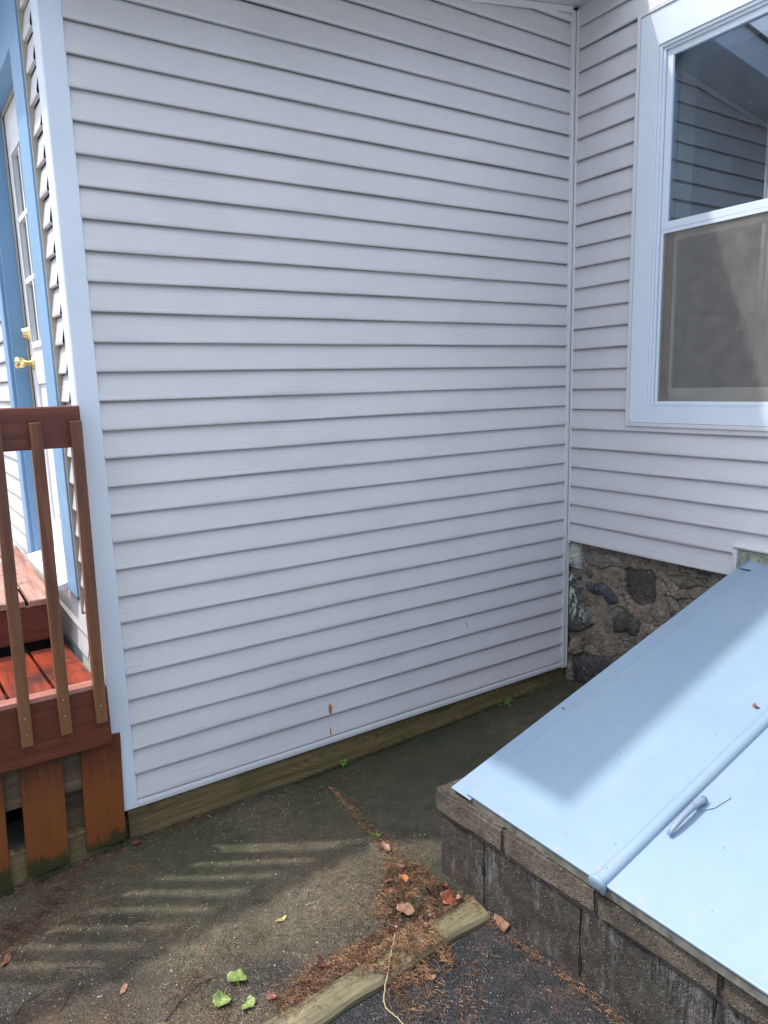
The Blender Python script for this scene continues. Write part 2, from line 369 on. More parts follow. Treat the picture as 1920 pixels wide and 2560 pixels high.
# outer corner post (front face + porch side face)
P = [(-2.443, -.016), (-2.3705, -.016), (-2.3705, -.002), (-2.376, -.002), (-2.376, .010), (-2.430, .010), (-2.430, .096), (-2.446, .096), (-2.447, -.010)]
cp = MB().extr(P, -.135, 2.952, 'z').build('corner_post', M['metal_trim'], add, bevel=.003)
# inner corner trim
P = [(-.0435, -.002), (-.0435, -.017), (-.036, -.019), (-.020, -.019), (-.0165, -.016), (-.0150, -.0105), (-.0120, -.0105), (-.0105, -.017), (-.002, -.019), (-.002, -.002)]
MB().extr(P, -.142, 3.20, 'z').build('inside_corner_trim', M['vinyl_trim'], add, bevel=.0015)
# roof (lean-to, low towards the porch), soffit and rake fascia
def rf(x0, x1, y0, y1, dz0, dz1):
    return MB().add([(x, y, soff(x)+dz) for x in (x0, x1) for y in (y0, y1) for dz in (dz0, dz1)], [(0, 1, 3, 2), (4, 6, 7, 5), (0, 4, 5, 1), (2, 3, 7, 6), (0, 2, 6, 4), (1, 5, 7, 3)])
rf(-2.449, -.005, -.280, -.0, 0, .012).build('soffit', M['vinyl_trim'], add)
rf(-2.68, XC-.0, -.28, 3.7, .122, .132).build('eave_soffit', M['metal_trim'], add)
rf(-2.45, -.004, -.300, -.2805, -.01, .15).build('rake_fascia', M['metal_trim'], add)
rf(-2.70, -2.6805, -.300, 3.7, .118, .15).build('eave_fascia', M['metal_trim'], add)
rf(-2.715, -.004, -.312, 3.75, .151, .166).build('roof', mat_flat('grey_asphalt_shingle', (.10, .10, .11), .9, sc=40), add)
MB().add([(x, y, soff(x)+dz) for x in (-2.37, -.044) for y in (-.024, -.013) for dz in (-.030, -.0015)], [(0, 1, 3, 2), (4, 6, 7, 5), (0, 4, 5, 1), (2, 3, 7, 6), (0, 2, 6, 4), (1, 5, 7, 3)]).build('soffit_trim', M['vinyl_trim'], add, bevel=.002)
MB().add([(x, y, z0+dz) for x, z0 in ((-.33, 3.168), (-.044, 3.168)) for y in (-.023, -.014) for dz in (-.022, 0)], [(0, 1, 3, 2), (4, 6, 7, 5), (0, 4, 5, 1), (2, 3, 7, 6), (0, 2, 6, 4), (1, 5, 7, 3)]).build('utility_trim', M['vinyl_trim'], add, bevel=.002)
# porch wall (local s along the wall, d out of it)
PC = lambda d, s, z: (XC-.035*s-d, s, z)
PCs = lambda s, d, z: PC(d-.012, s, z)
mb = MB(); siding(mb, 0, -1, 29, .094, .229, PCs, seed=4); siding(mb, 0, -1, 29, 1.285, 3.6, PCs, seed=5); siding(mb, 0, 29, 30, .094, 3.6, PCs, seed=6); siding(mb, 0, 28, 29, .229, 1.285, PCs, seed=6); siding(mb, 0, -1, 6, .229, 1.285, PCs, seed=7)
shade(mb.build('porch_siding', M['vinyl'], add))
MB().box(-.045, -.030, .09, .41, -.22, 2.94, PC).box(-.045, -.030, 1.17, 3.6, -.22, 2.94, PC).box(-.045, -.031, .41, 1.17, -.22, .655, PC).build('porch_wall_core', M['dark'], add)
MB().box(-.010, .0125, .228, .2385, .60, 2.945, PC).build('door_channel', M['tan'], add, bevel=.001)
df = MB().box(-.055, .019, .240, .418, .665, 2.944, PC).box(-.075, .019, 1.150, 1.166, .69, 2.944, PC).box(-.01, .034, 1.1665, 1.28, .665, 2.944, PC).box(-.055, .019, .4185, 1.1495, 2.69, 2.944, PC).build('door_frame', M['blue'], add, bevel=.003)
MB().box(-.052, -.044, 1.139, 1.1495, .71, 2.689, PC).box(-.052, -.044, .4185, 1.138, 2.679, 2.6895, PC).build('weatherstrip', M['tan'], df)
MB().extr([(-.08, .66), (.055, .66), (.055, .682), (-.05, .708), (-.08, .708)], .4185, 1.1495, 'y', tf=PC).build('door_sill', M['white'], add, bevel=.002)
MB().box(-.010, .0185, .40, 1.29, .622, .6595, PC).build('sill_skirt', M['white'], add, bevel=.002)
door = MB()
D0, D1 = -.092, -.056
door.box(D0, D1, .4195, .545, .709, 2.6885, PC).box(D0, D1, 1.025, 1.1385, .709, 2.6885, PC).box(D0, D1, .5455, 1.0245, .709, .86, PC).box(D0, D1, .5455, 1.0245, 1.50, 1.69, PC).box(D0, D1, .5455, 1.0245, 2.49, 2.6885, PC)
door.box(D0, D1-.010, .5455, 1.0245, .8605, 1.4995, PC).box(D1-.0095, D1-.002, .59, .76, .90, 1.455, PC).box(D1-.0095, D1-.002, .81, .98, .90, 1.455, PC)
dr = door.build('door', M['white'], add, bevel=.003)
mt = MB()
for z in (1.957, 2.223): mt.box(D0+.004, D1+.004, .5455, 1.0245, z-.012, z+.012, PC)
for s in (.70, .865):
    for z0, z1 in ((1.691, 1.944), (1.970, 2.210), (2.236, 2.489)): mt.box(D0+.005, D1+.003, s-.010, s+.010, z0, z1, PC)
mt.box(D1+.0005, D1+.008, .535, .5445, 1.68, 2.50, PC).box(D1+.0005, D1+.008, 1.0255, 1.036, 1.68, 2.50, PC).box(D1+.0005, D1+.008, .545, 1.025, 1.66, 1.6885, PC).box(D1+.0005, D1+.008, .545, 1.025, 2.4915, 2.51, PC)
mt.build('glazing_bars', M['white'], dr, bevel=.002)
def mat_glass(name, tint=(1, 1, 1), boost=1.0, dirt=.06, ripple=0):
    t = NT(name); tr = t.n.new('ShaderNodeBsdfTransparent'); tr.inputs[0].default_value = (*tint, 1)
    gl = t.n.new('ShaderNodeBsdfGlossy'); gl.inputs['Roughness'].default_value = .01 if not ripple else .08; gl.inputs[0].default_value = (.78, .88, 1, 1)
    if ripple:
        b = t.n.new('ShaderNodeBump'); b.inputs['Strength'].default_value = .6; b.inputs['Distance'].default_value = .01
        t.lk(t.noise(60, 3), b.inputs['Height']); t.lk(b.outputs[0], gl.inputs['Normal'])
    fr = t.n.new('ShaderNodeFresnel'); fr.inputs[0].default_value = 1.52
    f = t.math('MINIMUM', t.math('MULTIPLY', fr.outputs[0], boost), 1.0)
    mx = t.n.new('ShaderNodeMixShader'); t.lk(f, mx.inputs[0]); t.lk(tr.outputs[0], mx.inputs[1]); t.lk(gl.outputs[0], mx.inputs[2])
    df_ = t.n.new('ShaderNodeBsdfDiffuse'); df_.inputs[0].default_value = (.6, .6, .6, 1)
    sp = t.math('MULTIPLY', t.ramp(t.voro(75), [(.09, 1), (.13, 0)]), t.math('MULTIPLY', t.ramp(t.voro(75, out='Color'), [(.62, 0), (.66, 1)]), t.ramp(t.noise(6, 3), [(.50, 0), (.60, 1)])))
    dd = t.math('ADD', t.math('MULTIPLY', t.ramp(t.noise(9, 5, .7), [(.4, .2), (.8, 1)]), dirt), t.math('MULTIPLY', sp, .7))
    m2 = t.n.new('ShaderNodeMixShader'); t.lk(dd, m2.inputs[0]); t.lk(mx.outputs[0], m2.inputs[1]); t.lk(df_.outputs[0], m2.inputs[2])
    t.lk(m2.outputs[0], t.out.inputs[0]); return t.m
M['door_glass'] = mat_glass('door_glass', (.30, .48, .54), 1.1, .06, 1)
MB().box(D0+.014, D0+.020, .5465, 1.0235, 1.6915, 2.4885, PC).build('door_pane', M['door_glass'], dr)
MB().box(D0-.25, D0-.24, .3, 1.3, .6, 2.9, PC).box(D0-.24, D0-.01, .30, .31, .6, 2.9, PC).box(D0-.24, D0-.01, 1.29, 1.3, .6, 2.9, PC).build('porch_interior', mat_flat('teal_grey_interior', (.10, .15, .16), .9), add)
def lathe(pts, org, axis, n=20):
    """pts (r, h) along axis"""
    a = Vector(axis).normalized(); u = a.orthogonal().normalized(); w = a.cross(u); org = Vector(org); vs = []; fs = []
    for r, h in pts:
        for k in range(n):
            t = 2*math.pi*k/n; vs.append(org+a*h+r*(math.cos(t)*u+math.sin(t)*w))
    for i in range(len(pts)-1):
        for k in range(n): fs.append((i*n+k, i*n+(k+1) % n, (i+1)*n+(k+1) % n, (i+1)*n+k))
    fs += [tuple(range(n))[::-1], tuple(range((len(pts)-1)*n, len(pts)*n))]
    return MB().add(vs, fs)
ax = (-1, 0.035, 0)
k = lathe([(.030, -.002), (.032, .003), (.028, .009), (.014, .012), (.011, .030), (.016, .038), (.026, .046), (.029, .056), (.029, .068), (.024, .076), (.012, .080)], PC(D1, 1.075, 1.60), ax).build('door_knob', M['brass'], dr); shade(k)
k = lathe([(.030, -.002), (.031, .010), (.026, .016), (.022, .030), (.020, .034)], PC(D1, 1.085, 1.735), ax).build('deadbolt', M['brass'], dr); shade(k)
# drips and scuffs on the front siding
def drip(name, pts, mat, parent):
    """pts: list (x, z, halfwidth) down the wall"""
    vs = []; fs = []; n = len(pts)
    for x_, z_, w in pts:
        fz = (z_ % E_)/E_; dd = float(np.interp(fz, [0, .05, .22, .5, .93, 1], [.0165, .0175, .0150, .0103, .0018, .0023]))+.0026
        vs += [(x_-w, -dd+.0006, z_), (x_, -dd-.0009, z_), (x_+w, -dd+.0006, z_)]
    for i in range(n-1):
        for j in range(2): fs.append((i*3+j, i*3+j+1, i*3+j+4, i*3+j+3))
    mesh_obj(name, vs, fs, mat, parent, smooth=True)
M['drip'] = mat_flat('ochre_brown_drip', (.36, .13, .025), .35)
drip('paint_drip', [(-1.5145, .052, .002), (-1.515, .044, .007), (-1.515, .034, .009), (-1.516, .022, .008), (-1.516, .012, .004), (-1.517, .003, .0025)], M['drip'], add)
drip('paint_drip', [(-1.519, -.058, .001), (-1.519, -.07, .0025), (-1.5195, -.085, .0025), (-1.52, -.096, .0015)], M['drip'], add)
M['scuff'] = mat_flat('dark_scuff', (.06, .06, .06), .8)
for x_, z_, l in ((-.722, .27, .03), (-.564, .185, .012), (-.70, -.096, .004), (-1.519, -.03, .006)):
    drip('scuff_mark', [(x_, z_, .0006), (x_+.001, z_-l*.6, .0018), (x_+.001, z_-l, .001)], M['scuff'], add)

# ================================================================== MAIN HOUSE (window wall on rubble foundation)
mh = thing('main_house', 'pale grey vinyl sided main house with large window on a rubble stone foundation', 'house', (1.5, -1.0, -.26))
ZB = 5.802*E_
PB = lambda t, d, z: (-d, -t, z)
mb = MB(); W0, W1 = .395, 1.49
siding(mb, ZB, 0, 1, .018, .972, PB, seed=11); siding(mb, ZB, 1, 2, .018, .972, PB, seed=12)
siding(mb, ZB, 1, 2, .972, 3.4, PB, seed=12, zmin=.735)
siding(mb, ZB, 2, 7, .018, 3.4, PB, seed=13)
siding(mb, ZB, 7, 23, .018, W0, PB, seed=14); siding(mb, ZB, 7, 23, W1, 3.4, PB, seed=15); siding(mb, ZB, 23, 34, .018, 3.4, PB, seed=16)
shade(mb.build('siding', M['vinyl'], mh))
MB().box(.03, .06, -W0-.06, .0, .60, 4.3).box(.03, .06, -3.6, -W1+.06, .60, 4.3).box(.03, .06, -W1+.05, -W0-.05, .60, 1.29).box(.03, .06, -W1+.05, -W0-.05, 2.90, 4.3).build('wall_core', M['dark'], mh)
P = [(-.002, -.001), (-.002, -.0020), (-.0145, -.0030), (-.0165, -.0055), (-.0165, -.0155), (-.014, -.018), (-.002, -.018)]
MB().extr([(-.002, -.0195), (-.010, -.0195), (-.0185, -.0205), (-.0195, -.0230), (-.0195, -.030), (-.017, -.0315), (-.002, -.0315)], .576, 3.20, 'z').build('inside_corner_trim', M['vinyl_trim'], mh, bevel=.001)
mw_ = MB().box(-.02, .3, -3.4, .0, 4.04, 4.3).build('upper_wall', M['vinyl'], mh)
rb = MB().box(-.45, .3, -3.8, 3.7, 4.31, 4.45).build('eave', M['metal_trim'], mh)
MB().box(.06, 4.5, -3.6, -3.55, .6, 4.3).build('end_wall', M['vinyl'], mh)
MB().box(.28, 4.6, -3.8, 3.7, 4.46, 4.6).build('roof', M['dark'], mh)
# ---- window
win = thing('window', None, None); del_keys = [k for k in win.keys()]
win.parent = mh; win.location = Vector((0, -.94, 1.22))-wloc(mh)
def ring(mb, x0, x1, y0, y1, z0, z1, w, wz0=None, wz1=None):
    """mitred picture frame ring between outer rect and inner rect, extruded x0..x1 (y0 > y1)"""
    wz0 = wz0 or w; wz1 = wz1 or w
    O = [(y0, z0), (y0, z1), (y1, z1), (y1, z0)]; I = [(y0-w, z0+wz0), (y0-w, z1-wz1), (y1+w, z1-wz1), (y1+w, z0+wz0)]
    for i in range(4):
        j = (i+1) % 4
        q = [O[i], O[j], I[j], I[i]]
        # pull the ends apart by a hair so the mitre shows
        vs = [(x, *p) for x in (x0, x1) for p in q]
        mb.add(vs, [(0, 1, 2, 3)[::-1], (4, 5, 6, 7), (0, 4, 5, 1), (1, 5, 6, 2), (2, 6, 7, 3), (3, 7, 4, 0)])
    return mb
def ringo(name, mat, parent, *a, bevel=.0012, **k):
    return ring(MB(), *a, **k).build(name, mat, parent, bevel=bevel)
ringo('outer_channel', M['vinyl_trim'], win, -.024, -.002, -.380, -1.505, 1.224, 3.035, .017)
ringo('casing', M['metal_trim'], win, -.019, .02, -.3985, -1.4865, 1.2425, 3.0165, .0955, wz0=.075, wz1=.1425)
ringo('frame_step', M['metal_trim'], win, -.013, .03, -.4945, -1.3905, 1.318, 2.8735, .0125, wz0=.004, wz1=.013)
ringo('frame_groove', M['metal_trim'], win, -.004, .035, -.5075, -1.3775, 1.3225, 2.860, .0115, wz0=.003, wz1=.012)
us = ringo('upper_sash', M['metal_trim'], win, .006, .026, -.5215, -1.3635, 2.105, 2.8475, .029, wz0=.032, wz1=.026)
ls = ringo('lower_sash', M['metal_trim'], win, .004, .024, -.5215, -1.3635, 1.326, 2.1035, .013, wz0=.015, wz1=.016)
M['glass'] = mat_glass('window_glass', (.86, .90, .92), 2.4, .03)
MB().box(.018, .0215, -1.334, -.551, 2.138, 2.821).build('upper_pane', M['glass'], us)
def mat_screen():
    t = NT('insect_screen_mesh'); tr = t.n.new('ShaderNodeBsdfTransparent'); d_ = t.n.new('ShaderNodeBsdfDiffuse')
    t.put(d_.inputs[0], t.mix(t.ramp(t.noise(14, 5, .7), [(.3, 0), (.7, 1)]), (.18, .175, .16), (.29, .275, .25)))
    w = t.voro(520); f = t.math('ADD', .30, t.math('MULTIPLY', w, .12))
    holes = t.math('MULTIPLY', t.ramp(t.voro(110), [(.06, 1), (.1, 0)]), t.ramp(t.voro(110, out='Color'), [(.93, 0), (.95, 1)]))
    mx = t.n.new('ShaderNodeMixShader'); t.lk(f, mx.inputs[0]); t.lk(tr.outputs[0], mx.inputs[1]); t.lk(d_.outputs[0], mx.inputs[2])
    wd = t.n.new('ShaderNodeBsdfDiffuse'); wd.inputs[0].default_value = (.7, .7, .68, 1)
    m2 = t.n.new('ShaderNodeMixShader'); t.lk(holes, m2.inputs[0]); t.lk(mx.outputs[0], m2.inputs[1]); t.lk(wd.outputs[0], m2.inputs[2])
    t.lk(m2.outputs[0], t.out.inputs[0]); return t.m
MB().box(.0105, .0115, -1.3505, -.5345, 1.3405, 2.0875).build('insect_screen', mat_screen(), ls)
M['sashwhite'] = mat_paint('inner_sash_white', (.66, .66, .60), .5, dirt=.2)
ins = ringo('inner_sash', M['sashwhite'], win, .050, .085, -.5215, -1.3635, 1.332, 2.10, .045, wz0=.068, wz1=.04)
MB().box(.066, .069, -1.3185, -.5665, 1.400, 2.060).build('inner_pane', M['glass'], ins)
ringo('brown_liner', mat_flat('brown_jamb_liner', (.20, .15, .12), .6), win, .0355, .049, -.510, -1.375, 1.332, 2.855, .052, wz0=.004, wz1=.012)
ringo('inner_jamb', M['sashwhite'], win, .087, .20, -.48, -1.40, 1.29, 2.90, .055, wz0=.06, wz1=.06)
# interior seen through the glass
inn = MB().box(2.9, 3.0, -3.2, 1.5, .4, 3.4).box(.061, 3.0, 1.5, 1.6, .4, 3.4).box(.061, 3.0, -3.3, -3.2, .4, 3.4).box(.061, 3.0, -3.3, 1.6, .3, .4).box(.061, 3.0, -3.3, 1.6, 3.4, 3.5)
inn.box(.061, .075, -.52, 1.5, .4, 3.4).box(.061, .075, -3.2, -1.37, .4, 3.4)
inn.build('room_interior', mat_flat('dim_room_wall', (.17, .18, .18), .9), mh)
cv = []; cf = []; n = 60
for i in range(n+1):
    yy = -.86-.50*i/n; xx = .235+.022*math.sin(i*.9)+.008*math.sin(i*2.3)
    cv += [(xx, yy, 1.20), (xx+.012*math.sin(i*.4), yy+.004, 2.86)]
for i in range(n): cf.append((2*i, 2*i+2, 2*i+3, 2*i+1))
c = mesh_obj('curtain', cv, cf, mat_flat('off_white_curtain', (.66, .65, .60), .9, sc=6), mh, smooth=True)
c.modifiers.new('t', 'SOLIDIFY').thickness = .002
# ---- notch in the siding above the cellar doors
MB().extr([(-.002, .712), (-.019, .716), (-.022, .724), (-.019, .735), (-.002, .735)], -3.3, -.963, 'y').box(-.021, -.002, -.983, -.9635, .60, .7115).build('flashing_channel', M['vinyl_trim'], mh, bevel=.0015)
M['stucco'] = mat_flat('greenish_grey_stucco', (.24, .26, .20), .95, sc=60, var=.5, bump=1)
MB().box(-.006, .028, -3.3, -.9835, .55, .7115).build('stucco_patch', M['stucco'], mh)

# ---- rubble foundation
Y0, Y1, Z0, Z1, st = .06, -1.30, -.32, .64, .0042
ny = int((Y0-Y1)/st); nz = int((Z1-Z0)/st)
YY, ZZ = np.meshgrid(np.linspace(Y0, Y1, ny+1), np.linspace(Z0, Z1, nz+1), indexing='ij')
wy = YY+.020*(fbm(YY*18, ZZ*18, 5, 5)-.5)*2; wz = ZZ+.020*(fbm(YY*18+9, ZZ*18+4, 5, 6)-.5)*2
def pdist(poly, y, z):
    """signed distance (negative inside) to polygon"""
    p = np.array(poly); n = len(p); dm = np.full(y.shape, 9.); ins = np.zeros(y.shape, bool)
    for i in range(n):
        a = p[i]; b = p[(i+1) % n]; e = b-a; t = np.clip(((y-a[0])*e[0]+(z-a[1])*e[1])/(e@e), 0, 1)
        dm = np.minimum(dm, np.hypot(y-a[0]-t*e[0], z-a[1]-t*e[1]))
        c_ = ((a[1] > z) != (b[1] > z)) & (y < (b[0]-a[0])*(z-a[1])/(b[1]-a[1]+1e-12)+a[0]); ins ^= c_
    return np.where(ins, -dm, dm)
depth = .010+.022*(fbm(YY*6, ZZ*8, 5, 11)-.5)+.014*(fbm(YY*38, ZZ*38, 4, 12)-.5)     # mortar surface, + is towards -X
nn = fbm(YY*22, ZZ*22, 4, 31)[..., None]; n2 = fbm(YY*4, ZZ*4, 4, 33)[..., None]; n3 = fbm(YY*70, ZZ*70, 3, 35)[..., None]
colr = (np.array([.13, .105, .080])*(1-nn)+np.array([.38, .31, .24])*nn)*(.5+1.0*n3)
colr = colr*(1-.35*np.clip((n2-.45)*4, 0, 1))+np.array([.16, .165, .135])*.35*np.clip((n2-.45)*4, 0, 1)
stones = [  # polygon (y,z), height, colour a, colour b, mode
 ([(-.365, .484), (-.422, .504), (-.522, .516), (-.551, .479), (-.556, .362), (-.484, .323), (-.423, .329), (-.376, .368)], -.010, (.050, .040, .036), (.110, .088, .078), 0),
 ([(-.114, .355), (-.218, .387), (-.275, .362), (-.331, .312), (-.271, .28), (-.206, .305), (-.126, .322)], .008, (.026, .028, .034), (.080, .084, .098), 0),
 ([(.03, .60), (-.05, .585), (-.086, .557), (-.081, .485), (-.06, .43), (.03, .437)], .022, (.22, .24, .20), (.46, .50, .43), 1),
 ([(.03, .405), (-.079, .401), (-.097, .297), (-.193, .153), (-.154, .112), (.03, .049)], .026, (.034, .034, .031), (.095, .096, .088), 0),
 ([(-.301, .206), (-.373, .277), (-.472, .229), (-.456, .157), (-.384, .148), (-.303, .142)], .012, (.042, .042, .034), (.10, .10, .082), 0),
 ([(-.606, .507), (-.72, .531), (-.824, .503), (-.684, .456), (-.625, .485)], .012, (.08, .072, .055), (.19, .17, .13), 0),
 ([(-.038, -.083), (-.14, -.03), (-.238, -.008), (-.321, .012), (-.34, -.1), (-.254, -.16), (-.118, -.24), (-.064, -.21)], .030, (.020, .020, .020), (.066, .066, .062), 0),
 ([(-.043, .044), (-.118, .066), (-.110, -.029), (-.069, -.073), (-.01, -.06)], .034, (.15, .12, .085), (.26, .215, .155), 0),
 ([(-.118, .012), (-.157, .028), (-.223, .006), (-.26, -.02), (-.188, -.029), (-.116, -.028)], .022, (.10, .085, .065), (.20, .17, .125), 0),
 ([(-.098, .547), (-.329, .555), (-.371, .502), (-.222, .466), (-.107, .472)], .010, (.10, .095, .078), (.21, .20, .165), 0),
 ([(-.115, .462), (-.145, .47), (-.158, .42), (-.14, .385), (-.118, .40)], .006, (.09, .075, .07), (.17, .14, .13), 0),
 ([(-.60, .40), (-.75, .42), (-.90, .37), (-.82, .28), (-.65, .30)], .010, (.08, .07, .06), (.19, .16, .13), 0),
 ([(-.50, .12), (-.62, .20), (-.72, .18), (-.70, .07), (-.55, .05)], .014, (.05, .05, .045), (.12, .12, .10), 0),
 ([(-.36, .10), (-.46, .12), (-.50, .04), (-.40, -.02), (-.32, .03)], .012, (.09, .08, .065), (.19, .165, .13), 0),
 ([(.03, -.10), (-.02, -.09), (-.055, -.20), (-.04, -.30), (.03, -.30)], .020, (.13, .115, .085), (.24, .21, .16), 0),
 ([(-.85, .25), (-.98, .30), (-1.1, .24), (-1.0, .12), (-.88, .14)], .012, (.06, .06, .055), (.14, .14, .12), 0)]
for i, (poly, h, ca, cb, mode) in enumerate(stones):
    sdist = pdist(poly, wy, wz); ins = sms(.003, -.005, sdist)
    bulge = h*.8+.016*np.clip(-sdist/.05, 0, 1)**.6*(1 if h > 0 else .35)+.010*(fbm(YY*9+i, ZZ*12, 4, 50+i)-.5)+.012*(fbm(YY*38, ZZ*48, 4, 80+i)-.5)
    fac = np.round(fbm(YY*11+i*3, ZZ*14, 2, 90+i)*6)/6; bulge = bulge+.010*(fac-.5)
    depth = depth*(1-ins)+bulge*ins-.007*np.exp(-(sdist/.004)**2)
    a = np.clip(nn*1.6-.3, 0, 1); cc = 1.35*(np.array(ca)*(1-a)+np.array(cb)*a)*(.5+1.0*n3)
    colr = colr*(1-ins[..., None])+cc*ins[..., None]
crk = np.abs(fbm(YY*7, ZZ*9, 4, 120)-.5); ck = np.exp(-(crk/.010)**2)*sms(.47, .55, fbm(YY*3, ZZ*3, 2, 121)); depth = depth-.008*ck; colr = colr*(1-.7*ck[..., None])
# white paint splashes near the corner
wm = np.clip((fbm(YY*60, ZZ*26, 3, 130)-.53)*14, 0, 1)*np.exp(-((YY+.02+.35*(.35-ZZ))/.055)**2)*sms(.08, .22, ZZ)*sms(.45, .36, ZZ)
wm = np.clip(wm+np.clip((fbm(YY*30, ZZ*30, 4, 131)-.42)*9, 0, 1)*sms(-.095, -.075, YY)*sms(.42, .45, ZZ)*.7, 0, 1)
fl = np.clip((fbm(YY*70, ZZ*26, 2, 140)-.86)*40, 0, 1)*.8; wm = np.clip(wm+fl, 0, 1)[..., None]
colr = colr*(1-wm)+np.array([.62, .64, .60])*wm
red = (np.exp(-((YY+.205)/.022)**2-((ZZ-.462)/.010)**2)*np.clip(n3[..., 0]*2-.4, 0, 1))[..., None]; colr = colr*(1-red)+np.array([.25, .06, .045])*red
i, j = np.meshgrid(np.arange(ny), np.arange(nz), indexing='ij'); a = (i*(nz+1)+j).ravel()
Fq = np.stack([a, a+1, a+nz+2, a+nz+1], 1)
t = NT('rubble_stone_and_mortar'); cN = t.attr('tint'); h = t.noise(170, 6, .75)
cc = t.mix(t.math('MULTIPLY', t.ramp(h, [(.35, 1), (.6, 0)]), .5), cN, (.03, .026, .022)); t.bump(h, 1.0, .006); M['rubble'] = t.fin(cc, t.ramp(t.noise(12, 4), [(.4, .45), (.6, .85)]), .4)
fo = mesh_obj('stone_foundation', np.stack([.036-depth.ravel(), YY.ravel(), ZZ.ravel()], 1).tolist(), Fq.tolist(), M['rubble'], mh, smooth=False, cols=np.clip(colr.reshape(-1, 3), 0, 1))
MB().box(.075, .2, -3.6, .1, -.3, .60).build('foundation_core', M['dark'], mh)

# ================================================================== WOODEN PORCH STEPS
st_ = thing('porch_steps', 'red brown stained wooden porch steps with slatted side rail left of the siding wall', 'steps', (-3.0, .4, -.28))
MB().extr([(-.062, 1.272), (-.024, 1.272), (-.024, 1.408), (-.028, 1.412), (-.058, 1.412), (-.062, 1.408)], -4.2, -2.447, 'x').build('top_rail', M['rail'], st_, bevel=.003)
fa = MB().extr([(-.065, .178), (-.027, .178), (-.027, .402), (-.065, .402)], -4.2, -2.4505, 'x').build('fascia', M['fascia'], st_, bevel=.004)
MB().extr([(-.068, .4025), (-.012, .4025), (-.012, .419), (-.064, .419)], -4.2, -2.462, 'x').build('nosing', mat_wood('pink_worn_nosing_wood', (.22, .07, .05), (.45, .22, .17), 'x', .45), st_, bevel=.003)
bx = [(-2.4835, .284, -.0040), (-2.603, .275, .001), (-2.728, .268, 0), (-2.853, .27, 0), (-2.975, .27, 0), (-3.10, .27, 0), (-3.22, .27, 0), (-3.34, .27, 0)]
for i, (xc, zb, q) in enumerate(bx):
    xt = xc+(.014 if i == 0 else .010 if i == 1 else .016 if i == 2 else 0)
    lean = lambda x, y, z, xc=xc, xt=xt: (x+(xt-xc)*(z-.27)/1.09, y, z)
    MB().box(xc-.0185, xc+.0185, -.1035, -.0655, zb, 1.362, lean).build('baluster', M['baluster'], st_, bevel=.0022)
bals = [o for o in st_.children if o.name.startswith('baluster')]
M['screw'] = mat_flat('zinc_screw', (.5, .5, .48), .35, metal=1)
for cx, cz in ((-2.603, .345), (-2.603, .405), (-2.728, .31), (-2.728, .37), (-2.4835, .35)):
    par = min(bals, key=lambda b: abs(np.mean([v.co.x for v in b.data.vertices])+wloc(b).x-cx))
    MB().add([(cx+.0035*math.cos(q), -.1045, cz+.0035*math.sin(q)) for q in np.linspace(0, 6.28, 9)[:-1]]+[(cx, -.1052, cz)], [(i, (i+1) % 8, 8) for i in range(8)]).build('screw_head', M['screw'], par)
# skirt boards
for i, (x0, x1, zt, zb, mt_) in enumerate([(-2.555, -2.414, .192, -.243, 'skirt_red'), (-2.757, -2.618, .180, -.262, 'skirt'), (-2.952, -2.812, .180, -.29, 'skirt'), (-3.15, -3.01, .18, -.30, 'skirt_red'), (-3.35, -3.21, .18, -.30, 'skirt')]):
    ln = lambda x, y, z: (x-.016*(.18-z)/.43, y, z)
    MB().box(x0, x1, -.0265, -.006, zb, zt, ln).build('skirt_board', M[mt_], st_, bevel=.002)
MB().box(-4.2, -2.452, -.0055, .032, .005, .172).build('ledger_board', M['frame_wood'], st_, bevel=.002)
MB().box(-4.2, -2.452, -.0055, .032, -.34, -.165).build('bottom_board', M['sill_board'], st_, bevel=.002)
MB().box(-2.635, -2.545, .034, .123, -.33, .38).build('post', M['frame_wood'], st_, bevel=.003)
MB().box(-3.62, -3.53, .034, .123, -.33, .38).build('post', M['frame_wood'], st_, bevel=.003)
# treads: boards run away from us
for i, xr in enumerate([-2.472, -2.620, -2.768, -2.916, -3.064, -3.212, -3.36, -3.508]):
    sl = lambda x, y, z: (x-.058*(y), y, z+.0015*math.sin(x*40))
    MB().box(xr-.138, xr, -.010, .47, .386, .4115, sl).build('lower_tread_board', M['tread'], st_, bevel=.004)
for i, xr in enumerate([-2.512, -2.632, -2.752, -2.872, -2.992, -3.112, -3.232, -3.352, -3.472]):
    w = .104; MB().box(xr-w, xr, .485+.01*(i % 2), 1.75, .594, .622, lambda x, y, z: (x-.012*(y-.48), y, z)).build('upper_deck_board', M['upper_tread'], st_, bevel=.005)
MB().box(-4.2, -2.515, .505, .543, .440, .590).build('riser', M['rail'], st_, bevel=.003)
MB().box(-4.2, -2.52, .50, 1.7, -.32, .385).build('under_deck_shade', M['dark'], st_)  # near-black box: shade of the hollow under the deck, put into its colour
MB().box(-4.2, -2.50, .10, .138, .25, .384).build('joist', M['frame_wood'], st_)

